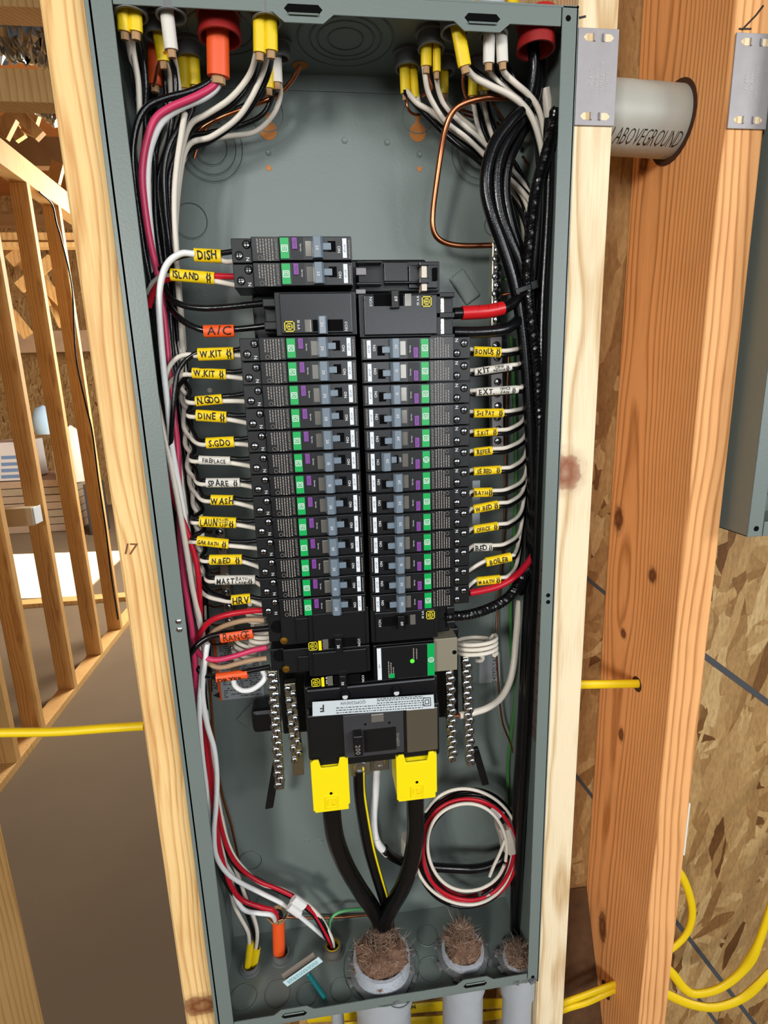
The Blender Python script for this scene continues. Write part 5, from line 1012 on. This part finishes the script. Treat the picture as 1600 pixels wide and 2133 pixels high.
solo('plastic_connector', MB().prism([(-8, -24), (9, -24), (8, 16), (4, 22), (-5, 22), (-9, 14)], c, (1, 0, 0), (.05, 0, 1), (0, 1, 0), 14), mat('milky_plastic', (128, 128, 122), .35), 'milky plastic block hanging in shadow behind the white stubs', 'connector', bevel=2)
# hidden filler wires of that bundle
for i, (k, s, Y, y0, y1) in enumerate([('w', .3, 70, 560, 900), ('b', .1, 62, 640, 1150), ('w', .85, 66, 500, 760), ('b', .5, 60, 650, 1180), ('w', .05, 92, 720, 1000), ('b', .75, 90, 640, 1300), ('w', .6, 94, 640, 900)]):
    n_, m_ = {'b': ('black_wire', WBLK), 'w': ('white_wire', WWHT)}[k]
    wire(n_, f'{n_[:5]} wire tucked among the thick feeders by the pale stud', m_, 2.2, rrun(y0, y1, s, Y), group=f'{n_[:5]} wires among the feeders')
wire('green_wire', 'green ground wire hanging behind the tags beside the feeders', WGRN, 2.2, [(1064, 700, 92), (1068, 760, 94), (1072, 860, 96), (1075, 960, 97), (1074, 1060, 98), (1068, 1160, 99), (1064, 1240, 99), (1064, 1320, 98), (1069, 1400, 96), (1074, 1450, 94), (1067, 1510, 95), (1058, 1600, 96), (1060, 1680, 97)])
wire('green_wire', 'short green wire arching out from behind the domed ground bar', WGRN, 1.8, [(1048, 580, 90), (1060, 585, 88), (1070, 597, 86), (1076, 615, 84)])
wire('copper_wire', 'short copper wire between the domed ground bar and the cable tie', COP, 1.4, [(1044, 616, 84), (1058, 612, 82), (1076, 614, 80)])
wire('copper_wire', 'thin copper wire hanging past the serial sticker', COP, 1.2, [(1060, 735, 96), (1054, 860, 98), (1052, 1000, 99), (1050, 1100, 100), (1043, 1200, 100), (1036, 1270, 98), (1034, 1340, 92), (1038, 1420, 90), (1046, 1500, 92), (1064, 1550, 94), (1080, 1605, 95)])
wire('white_cable', 'stranded white cable sweeping up from the outer neutral bar', WWHT, 3.9, [(958, 1490, 34), (985, 1484, 36), (1015, 1474, 44), (1042, 1455, 54), (1060, 1425, 64), (1070, 1385, 74), (1076, 1320, 82), (1082, 1250, 88)], cat='cable')
obj('bare_strands', MB().tube(pth([(964, 1489, 34), (945, 1491, 34), (928, 1490, 34)]), 2.2, 7), COP, bpy.data.objects['white_cable.001'] if 'white_cable.001' in bpy.data.objects else bpy.data.objects['white_cable'])
# ================================================================ tags on the feeder side
TR = [(5, 'BONUS', 986, 732, 1042, 734, 21, YTAG, True, None), (6, 'KIT', 987, 775, 1064, 764, 16, WTAG, True, ('DINE', 'NOOK')), (7, 'EXT.', 991, 817, 1078, 811, 17, WTAG, True, ('OFFICE', 'FAN')), (8, 'S+E PAT', 986, 861, 1048, 860, 19, YTAG, True, None),
      (9, 'S.KIT', 986, 902, 1034, 899, 17, YTAG, True, None), (10, 'REFER', 986, 942, 1024, 938, 18, YTAG, False, None), (11, 'SE BED', 986, 982, 1042, 978, 18, YTAG, True, None), (12, 'BATH', 986, 1026, 1024, 1025, 20, YTAG, True, None),
      (13, 'W.BED', 986, 1061, 1037, 1051, 19, YTAG, True, None), (14, 'OFFICE', 986, 1103, 1036, 1095, 18, YTAG, True, None), (15, 'BED', 986, 1140, 1024, 1139, 17, WTAG, True, None), (16, 'BOILER', 1012, 1171, 1064, 1160, 20, YTAG, False, None), (17, 'M BATH', 993, 1211, 1041, 1206, 19, YTAG, True, None)]
LBL = {6: 'KIT DINE', 7: 'EXT. FAN', 8: 'S+E PATIO', 15: 'BED'}
for i, (k, tx, x0, y0, x1, y1, h, m, sy, sub) in enumerate(TR):
    nmt = LBL.get(k, tx); col = 'yellow' if m is YTAG else 'white'
    p, q = sleeve(f'{col} sleeve handwritten {nmt}, on the feeder side', x0, y0, x1, y1, h, m, tx, Y=24, sym=sy, sub=sub, toff=(-.02 if k in (6, 7, 16) else -.0))
    z = zR(k); d = unit(q - p)
    lift = 25 if k < 9 else 60
    ex = np.interp(y1, [700, 1000, 1250], [1092, 1094, 1072])
    sw = [np.array([277, 23, z - 3.6 if k > 11 else z + 1]), p + np.array([0, 0, 1.6]), q + np.array([0, 0, 1.4]), A(x1 + (ex - x1) * .5, y1 - 4 - lift * .05, 30), A(ex, y1 - lift * .5, 48), A(ex + 8, y1 - lift * 1.4, 62), A(ex + 10, y1 - lift * 2.4, 72)]
    sb = [np.array([277, 23, z + 4 if k <= 11 else z - 6]), p - np.array([0, -2, 2.2]), q - np.array([0, -2, 2.4]), A(x1 + (ex - x1) * .5, y1 + 5 - lift * .05, 34), A(ex + 2, y1 + 8 - lift * .5, 54), A(ex + 10, y1 - lift * 1.2, 68), A(ex + 12, y1 - lift * 2.2, 78)]
    wire('white_wire', f'white wire leading from the feeders through the {nmt} tag', WWHT, 2.0, sw, raw=True)
    wire('black_wire', f'black wire leading from the feeders through the {nmt} tag', WBLK, 2.0, sb, raw=True)
c = A(990, 1045, 60); solo('clear_tag', MB().box(c[0] - 3, c[0] + 5, 60, 61, c[2] - 24, c[2] + 22), STKR, 'slim silvery strip hanging behind the W.BED tag', 'strip')
# ================================================================ service cables and coil
def on(label, r, pts, **k): return feeder(label, r, pts, WBLK, 'service_cable')
on('thick black service cable under the yellow cover away from the coil', 9.6, [(690, 1650, 10), (692, 1700, 14), (700, 1750, 22), (720, 1802, 32), (748, 1850, 44), (775, 1890, 54), (795, 1930, 60), (805, 1985, 62), (806, 2040, 62)])
on('thick black service cable under the yellow cover beside the coil', 9.6, [(866, 1630, 10), (865, 1680, 14), (866, 1730, 20), (858, 1790, 28), (840, 1845, 38), (815, 1890, 48), (798, 1930, 54), (793, 1985, 58), (794, 2040, 60)])
t = on('black neutral cable with a yellow stripe between the two thick cables', 6.6, [(748, 1600, 20), (750, 1650, 26), (757, 1705, 34), (768, 1765, 44), (782, 1815, 52), (797, 1862, 58), (808, 1900, 62), (812, 1960, 66), (812, 2030, 68)])
obj('yellow_stripe', MB().tube(spline(pth([(757, 1600, 15), (759, 1650, 20.5), (767, 1705, 28), (778, 1765, 38), (791, 1815, 46), (805, 1862, 52), (814, 1895, 57)]), 8), 1.1, 6), YEL2, t, smooth=True)
t = feeder('white-taped cable dropping from the small lug', 4.4, [(786, 1590, 40), (782, 1650, 42), (778, 1700, 44), (780, 1735, 45), (788, 1758, 46), (806, 1778, 48)], WTAPE, 'taped_cable')
for y, x in ((1660, 781), (1700, 778), (1745, 783)): obj('tape_seam', MB().torus(A(x, y, 43.5 + (y - 1660) / 60), (.15, 0, 1), 4.45, .15, 20, 4), PVC, t, smooth=True)
wc = thing('wire_coil', 'taped coil of red, white and black wires hanging in the lower corner', 'wire coil', A(975, 1895, 60))
g = random.Random(4)
for i in range(11):
    q_ = i / 10; rx, ry = 84 + 26 * q_ + g.uniform(-3, 3), 96 + 28 * q_ + g.uniform(-3, 3); cx, cy = 974 + g.uniform(-4, 4), 1768 + g.uniform(-5, 5); Y0 = 40 + 5.2 * ((i * 4) % 11) * .55; ph = g.uniform(0, 6)
    a0 = ph; P = []
    for j in range(25):
        a = a0 + j / 24 * 2 * math.pi * .985
        P.append(A(cx + rx * (1 + .03 * math.sin(2 * a + i)) * math.cos(a), cy + ry * (1 + .03 * math.cos(2 * a + i * 2)) * math.sin(a), Y0 + 3 * math.sin(a + i)))
    k = ['w', 'b', 'r', 'r', 'w', 'b', 'r', 'b', 'r', 'w', 'b'][i]
    obj({'r': 'red_wire', 'w': 'white_wire', 'b': 'black_wire'}[k], MB().tube(spline(P, 3), 2.0, 8), {'r': WRED, 'w': WWHT, 'b': WBLK}[k], wc, smooth=True)
tp = MB().tube(pth([(1048, 1712, 54), (1056, 1736, 53), (1060, 1760, 54)]), 10.5, 10, r2=15, up=(1, 0, 0)); obj('tape', tp, mat('cream_tape', (196, 184, 170), .4), wc, bevel=.6)
tp = MB().tube(pth([(848, 1745, 60), (848, 1775, 60)]), 7, 8, r2=11, up=(1, 0, 0)); obj('tape', tp, MATS['cream_tape'], wc, bevel=.6)
obj('loose_tail', MB().tube(spline(pth([(1052, 1750, 40), (1040, 1780, 38), (1028, 1805, 38), (1020, 1825, 40)]), 6), 1.9, 8), WWHT, wc, smooth=True)
obj('tape_flag', MB().obox(A(1034, 1692, 44), (1, 0, -.9), (0, 1, 0), (.9, 0, 1), 9, .4, 5), WTAPE, wc)
# ================================================================ things on the box's bottom wall
def fcon(label, px, py, r, m=PVCD, h=10, name='cable_connector'):
    c = AZ(px, py, 1.5 + h)
    solo(name, MB().lathe((c[0], c[1], 1.5), (0, 0, 1), [(r + 2.5, 0), (r + 2.5, 2.5), (r, 3), (r, h), (r - 2, h), (r - 2, 1)], 24), m, label, 'connector', smooth=True); return c
e1 = fcon('round grey connector on the box bottom holding two small yellow stubs', 521, 2008, 10, h=6)
e2 = fcon('round grey connector on the box bottom under the torn orange cable', 586, 1982, 10)
e3 = fcon('hexagonal grey conduit bushing with a yellowish throat', 693, 1968, 11, mat('dusty_grey_metal', (110, 106, 98), .5, .3), 12, 'conduit_bushing')
obj('throat', MB().lathe((e3[0], e3[1], e3[2] - 6), (0, 0, 1), [(8.8, 0), (8.8, 6.4), (7.6, 6.8), (7.4, 0)], 24), mat('yellow_throat', (170, 140, 30), .5), bpy.data.objects['conduit_bushing'], smooth=True)
def stub(label, c, off, end, m, w, wires):
    p1 = A(end[0], end[1], c[1] + off[1]); p0 = np.array([c[0] + off[0], c[1] + off[1], 3]); t = thing('sheathed_cable', label, 'cable', p0)
    obj('jacket', MB().tube(spline([p0, (p0 + p1) / 2 + np.array([0, -1, 0]), p1], 5), w[0], 14, r2=w[1], up=(1, 0, 0)), m, t, smooth=True)
    mm = {'w': (WWHT, 'white_wire'), 'b': (WBLK, 'black_wire'), 'c': (COP, 'copper_wire'), 'r': (WRED, 'red_wire'), 'W': (WWH2, 'white_wire')}
    for i, (k, r, pts) in enumerate(wires):
        s = p1 + np.array([(i - (len(wires) - 1) / 2) * 2.6, 0, -2]); obj(mm[k][1], MB().tube(spline([s] + [A(*q) for q in pts], 7), r, 8), mm[k][0], t, smooth=True)
    return t, p1
stub('small yellow stub on the box bottom, nearest the corner', e1, (-3.5, 0), (522, 1964), YEL, (4, 3.4), [('w', 2.3, [(516, 1940, 62), (500, 1910, 64), (488, 1885, 66), (480, 1850, 66), (470, 1800, 64), (452, 1720, 60), (442, 1640, 56)]), ('c', 1.1, [(505, 1925, 66), (492, 1900, 70), (486, 1880, 74)])])
stub('small yellow stub on the box bottom, second from the corner', e1, (4, 2), (535, 1975), YEL, (4.6, 3.4), [('w', 2.3, [(536, 1945, 66), (530, 1915, 68), (512, 1870, 72), (500, 1835, 74), (480, 1780, 74), (462, 1700, 70)]), ('b', 2.1, [(524, 1930, 72), (506, 1880, 76), (490, 1830, 78)])])
t, p1 = stub('torn orange cable rising from the box bottom', e2, (-3, 0), (580, 1918), ORG, (7.4, 5.6), [('W', 2.7, [(566, 1906, 52), (540, 1902, 52), (515, 1898, 54), (500, 1886, 56), (488, 1862, 58), (478, 1830, 58), (464, 1790, 56)]), ('r', 2.7, [(572, 1898, 56), (540, 1888, 56), (505, 1875, 56), (484, 1850, 54), (470, 1815, 52), (458, 1770, 48), (448, 1700, 44), (438, 1620, 40), (428, 1540, 36), (418, 1460, 32)]), ('b', 2.7, [(582, 1900, 62), (545, 1898, 62), (510, 1884, 60), (482, 1856, 58), (462, 1820, 54), (450, 1770, 50), (442, 1680, 46)])])
tf = MB(); g = random.Random(6)
for i in range(12):
    a = g.uniform(0, 6.28); b_ = p1 + np.array([math.cos(a) * 7, math.sin(a) * 4, 0]); tf.obox(b_ + np.array([math.cos(a) * 3, math.sin(a) * 3, 4 + g.uniform(-2, 4)]), (math.cos(a), math.sin(a), 1.6), (-math.sin(a), math.cos(a), 0), (math.cos(a), math.sin(a), -.6), 6, 2.8, .3)
o = obj('torn_paper', tf, TAN, t, stuff=True)
for i, (k, dx, Y) in enumerate([('r', 0, 66), ('w', 5, 70), ('b', -6, 72), ('r', -3, 76), ('b', 3, 80)]):
    n_, m_ = {'r': ('red_wire', WRED), 'w': ('white_wire', WWHT), 'b': ('black_wire', WBLK)}[k]
    l_ = ['foremost red wire', 'white wire', 'foremost black wire', 'rear red wire', 'rear black wire'][i]
    wire(n_, f'{l_} running from the hexagonal bushing up past the white tape flags', m_, 2.4, [(694 + dx * .3, 1975, e3[1]), (684 + dx, 1950, e3[1] - 4), (660 + dx, 1908, 70), (622 + dx * 1.2, 1874, Y), (580 + dx * 1.2, 1852, Y), (540 + dx, 1836 + dx, Y), (505 + dx, 1812, Y), (478 + dx, 1775, Y - 4), (460 + dx, 1720, Y - 8), (446 + dx, 1640, Y - 14), (434 + dx, 1560, Y - 20), (424 + dx, 1480, Y - 24)])
for i, (x, y, l) in enumerate([(622, 1880, 'white tape flag around the red and white wires'), (613, 1896, 'lower white tape flag around the thin floor wires')]):
    c = A(x, y, 60 - 4 * i); d = unit(A(x + 30, y + 22, 60) - A(x, y, 60)); solo('tape_flag', MB().tube([c - d * 9, c + d * 9], 6 - i, 10, r2=4), WTAPE, l, 'tape flag', bevel=.3)
wire('green_wire', 'green wire arching out of the hexagonal bushing', mat('pale_green_insulation', (96, 168, 106), .4), 2.0, [(690, 1974, e3[1]), (686, 1945, e3[1]), (688, 1918, 80), (702, 1902, 84), (730, 1895, 90), (762, 1893, 96), (800, 1892, 98)])
wire('copper_wire', 'bare copper wire lying across the lower back behind the green arch', COP, 1.6, [(596, 1910, 96), (640, 1912, 100), (700, 1911, 102), (770, 1906, 103)])
a, b = AZ(594, 2050, 14), AZ(668, 1998, 34)
tg = thing('tagged_screw', 'green grounding screw lying on the box bottom with a folded white tag', 'screw', AZ(660, 2062, 2))
dv = b - a; L_ = np.linalg.norm(dv)
obj('tag', MB().obox((a + b) / 2, dv, np.cross(unit(dv), [0, 1, .2]), (0, 1, .2), L_ / 2, 5.5, .3), mat('tag_card', (214, 236, 238), .5), tg)
obj('tag', MB().obox((a + b) / 2 + np.array([-4, 4, 2]), dv, np.cross(unit(dv), [0, 1, -.5]), (0, 1, -.5), L_ / 2 * .9, 5, .3), mat('tag_card_back', (120, 108, 96), .6), tg)
pl_ = MB(); g = random.Random(8)
for r_ in (2.2, 0, -2.2):
    x = -L_ * .42
    while x < L_ * .42: l = g.uniform(1.5, 4); pl_.obox((a + b) / 2 + unit(dv) * (x + l / 2) + np.cross(unit(dv), unit((0, 1, .2))) * r_ + np.array([0, -.6, -.1]), dv, np.cross(unit(dv), [0, 1, .2]), (0, 1, .2), l / 2, .35, .05); x += l + 1
obj('lettering', pl_, mat('teal_ink', (40, 150, 160), .5), tg)
s0, s1 = AZ(643, 2030, 14), AZ(678, 2080, 5)
obj('screw_shank', MB().tube([s0 + (s1 - s0) * i / 24 for i in range(25)], [2.6 if i % 2 else 3.2 for i in range(25)], 12), mat('teal_anodised', (34, 128, 132), .35, .4), tg, smooth=True)
# ---- conduits with fibreglass
def fluff(label, c, r, h, seed, holes=()):
    from mathutils import noise
    g = random.Random(seed); t = thing('fibreglass_plug', label, 'insulation', c)
    mb = MB(); n, m_ = 40, 22; V = []
    for i in range(m_):
        for j in range(n):
            th = math.pi * i / (m_ - 1) * .55; ph = 2 * math.pi * j / n
            p = np.array([math.sin(th) * math.cos(ph), math.sin(th) * math.sin(ph), math.cos(th)]); k = 1 + .3 * noise.noise(Vector(p * 2.0) + Vector((seed, 0, 0))) + .16 * noise.noise(Vector(p * 6.5) + Vector((0, seed, 0)))
            V.append(c + p * np.array([r, r, h]) * k)
    mb.add(V, [(i * n + j, i * n + (j + 1) % n, (i + 1) * n + (j + 1) % n, (i + 1) * n + j) for i in range(m_ - 1) for j in range(n)]); obj('wad', mb, FIB, t, smooth=True)
    fa, fb = MB(), MB()
    for q_ in range(3600):
        b_ = V[g.randrange(n, len(V))]; o_ = unit(b_ - c); d = unit(o_ * .7 + np.array([g.gauss(0, .8), g.gauss(0, .8), g.gauss(.1, .6)])); L_ = g.uniform(2, 9) * (1 if q_ % 9 else 1.6); sd = unit(np.cross(d, [g.gauss(0, 1), g.gauss(0, 1), .3])) * .16; bend = np.array([g.gauss(0, 1), g.gauss(0, 1), g.gauss(0, .6)]) * L_ * .4
        q = [b_ - sd, b_ + sd, b_ + d * L_ * .55 + bend * .3 + sd * .8, b_ + d * L_ * .55 + bend * .3 - sd * .8, b_ + d * L_ + bend]
        (fa if q_ % 3 else fb).add(q, [(0, 1, 2, 3), (3, 2, 4)])
    obj('fibres', fa, mat('dark_fibre_%d' % seed, (142, 108, 86), .9, var=.5, vscale=240), t, stuff=True)
    obj('fibres', fb, mat('pale_fibre_%d' % seed, (196, 172, 152), .9, var=.3, vscale=240), t, stuff=True)
def conduit(label, px, py, r, lab2, h=18, pipe_r=None):
    c = AZ(px, py, 1.5); t = thing('conduit', label, 'conduit', (c[0], c[1], -200)); 
    obj('pipe', MB().lathe((c[0], c[1], -400), (0, 0, 1), [(pipe_r or r, 0), (pipe_r or r, 400)], 32), PVC, t, smooth=True)
    obj('coupling', MB().lathe((c[0], c[1], -40), (0, 0, 1), [(r, 0), (r + 3, .5), (r + 3, 36), (r, 38)], 32), PVC, t, smooth=True)
    obj('collar', MB().lathe((c[0], c[1], 1.4), (0, 0, 1), [(r + .5, 0), (r + .5, h), (r - 3, h + .5), (r - 3.4, 2)], 32), mat('white_pvc_%d' % px, (186, 192, 200), .45), t, smooth=True)
    obj('locknut', MB().lathe((c[0], c[1], 1.5), (0, 0, 1), [(r + 7, 0), (r + 7, 3), (r + .5, 5)], 10), PVCD, t)
    for i in range(8):
        a = i * math.pi / 4 + .3; obj('lug', MB().obox((c[0] + (r + 8) * math.cos(a), c[1] + (r + 8) * math.sin(a), 3.4), (math.cos(a), math.sin(a), 0), (-math.sin(a), math.cos(a), 0), (0, 0, 1), 2, 4, 2), PVCD, t, bevel=.4)
    fluff(lab2, np.array([c[0], c[1], h - 5]), r * .86, r * (1.35 if r == 25 else .85), px)
conduit('largest grey conduit, where the thick black cables enter', 796, 2018, 33, 'brown fibreglass wad stuffed around the thick black cables', 22)
conduit('mid-size grey conduit stuffed with fibreglass beside the largest one', 964, 1990, 25, 'tall brown fibreglass wad in the mid-size conduit', 12)
conduit('small grey conduit in the dark corner', 1080, 2003, 18, 'small brown fibreglass wad in the dark corner', 7)
c = A(703, 2120, 60); solo('thin_conduit', MB().lathe((c[0], 70, -400), (0, 0, 1), [(8, 0), (8, 399)], 20), PVC, 'thin grey conduit below the box beside the largest one', 'conduit', smooth=True)
# ================================================================ yellow cables outside the box
def nm(label, pts, a=7.5, b=3.6, m=YEL, up=(0, 0, 1)):
    return solo('yellow_cable', MB().tube(spline(pth(pts), 9), a, 12, r2=b, up=up), m, label, 'cable', smooth=True)
nm('yellow cable running level from behind the pale stud into the fir stud hole', [(1170, 1426, 62), (1212, 1426, 60), (1270, 1425, 60), (1328, 1424, 60), (1400, 1424, 60)], 5.2, 3.4)
nm('upper yellow cable of the pair slanting into the fir stud near its foot', [(1100, 2122, 66), (1172, 2090, 62), (1220, 2072, 60), (1265, 2055, 58), (1330, 2030, 70)], 4.8, 3.4)
nm('lower yellow cable of the pair slanting into the fir stud near its foot', [(1100, 2140, 66), (1172, 2104, 62), (1222, 2088, 60), (1266, 2068, 58), (1330, 2040, 70)], 4.8, 3.4)
nm('small yellow cable loop bulging out behind the fir stud', [(1390, 1790, 96), (1420, 1824, 96), (1438, 1870, 96), (1442, 1910, 96), (1430, 1945, 96), (1405, 1972, 96), (1380, 1988, 96)], 5.6, 3.4, up=(1, 0, 0))
nm('yellow cable sweeping up behind the fir stud, the upper of two', [(1360, 1990, 70), (1398, 2025, 66), (1425, 2058, 62), (1450, 2070, 58), (1500, 2058, 54), (1548, 2020, 50), (1580, 1965, 46), (1612, 1860, 52), (1640, 1740, 80), (1650, 1600, 120), (1650, 1400, 138)], 6.5, 3.8)
nm('yellow cable sweeping up behind the fir stud, the lower of two', [(1350, 2050, 66), (1392, 2072, 62), (1440, 2092, 56), (1490, 2098, 50), (1545, 2080, 46), (1590, 2040, 42), (1630, 1985, 46), (1665, 1860, 80), (1680, 1700, 120), (1680, 1480, 138)], 7.0, 3.8)
nm('yellow cable lettered along its side, crossing below the box', [(640, 2120, 120), (760, 2112, 118), (860, 2100, 116), (940, 2094, 116), (1080, 2088, 118)], 8.5, 3.4)
obj('lettering', MB().text('MIN', A(855, 2100, 111.6), (1, 0, .1), (-.1, 0, 1), 9, bold=.01), INK, bpy.data.objects['yellow_cable.006'])
nm('second yellow cable crossing below the box and behind the conduits', [(700, 2140, 126), (850, 2128, 124), (1000, 2118, 122), (1100, 2100, 120), (1150, 2080, 118)], 8, 3.4)
for i, (x0, x1, lab) in enumerate([(760, 770, 'stub of yellow cable standing above the box behind its top edge, first'), (985, 1003, ''), (1062, 1080, '')]):
    pass
nm('yellow cable standing above the box, nearer the middle', [(968, 20, 60), (985, -30, 62), (1000, -80, 66)], 6, 3.4, up=(1, 0, 0))
nm('yellow cable standing above the box, nearer the red bushing', [(1068, 30, 60), (1070, -20, 62), (1072, -80, 66)], 5, 3.4, up=(1, 0, 0))
c = A(1128, 0, 52); solo('red_bushing', MB().lathe((c[0], c[1], H + 4), (0, 0, 1), [(19, -6), (19, 6), (16, 18), (12, 22)], 24), REDT, 'red bushing rising above the top edge of the box', 'connector', smooth=True)
c = A(1022, 0, 48); solo('cable_connector', MB().lathe((c[0], c[1], H + 5), (0, 0, 1), [(15, -6), (15, 8), (12, 9), (12, 20)], 24), PVC, 'pale grey connector rising above the top edge of the box', 'connector', smooth=True)
# dusty slope of debris between the pale and fir studs, with chips on it
p = A(1205, 1850, 144)
z1, z0 = p[2], A(1262, 2420, 20)[2]
solo('debris_heap', MB().prism([(144, z1), (20, z0), (20, z0 - 40), (144, z0 - 40)], (397.8, 0, 0), (0, 1, 0), (0, 0, 1), (1, 0, 0), 100), mat('brown_dust', (92, 64, 38), .9, var=.5, vscale=90, bump=.5, bscale=160), 'dark brown heap of dust between the feet of the pale and fir studs', 'debris')
g = random.Random(12)
for i in range(12):
    x, y = g.uniform(402, 440), g.uniform(60, 142); zz = z0 + (z1 - z0) * (y - 20) / 124
    solo('wood_chip', MB().obox((x, y, zz + 1), (1, g.uniform(-1, 1), 0), (g.uniform(-1, 1), 1, 1.2), (0, -1, 1), g.uniform(2, 5), g.uniform(1.4, 3.4), .7), MATS['pale_pine'], 'pale wood chip on the dark dust heap between the studs', 'wood chip', 'wood chips on the dust heap')
# extra black feeders added to darken the corner above the small conduit
for i, (dx, Y, lab) in enumerate([(-2, 34, 'foremost black feeder added to darken the small conduit corner'), (-12, 46, 'second black feeder added to darken the small conduit corner'), (4, 52, 'third black feeder added to darken the small conduit corner'), (-8, 64, 'fourth black feeder added to darken the small conduit corner'), (6, 70, 'fifth black feeder added to darken the small conduit corner'), (-14, 80, 'rearmost black feeder added to darken the small conduit corner'), (2, 92, 'black feeder added flat against the rear to darken the corner')]):
    feeder(lab, 5.2, [(1146 + dx * .6, 250, Y), (1143 + dx * .6, 420, Y), (1132 + dx, 640, Y), (1128 + dx, 820, Y), (1122 + dx, 1000, Y + 2), (1116 + dx, 1180, Y + 2), (1106 + dx, 1360, Y + 2), (1098 + dx, 1540, Y + 3), (1088 + dx, 1700, Y + 3), (1080 + dx * .6, 1850, (Y + 62) / 2), (1076 + dx * .4, 1960, 62)])
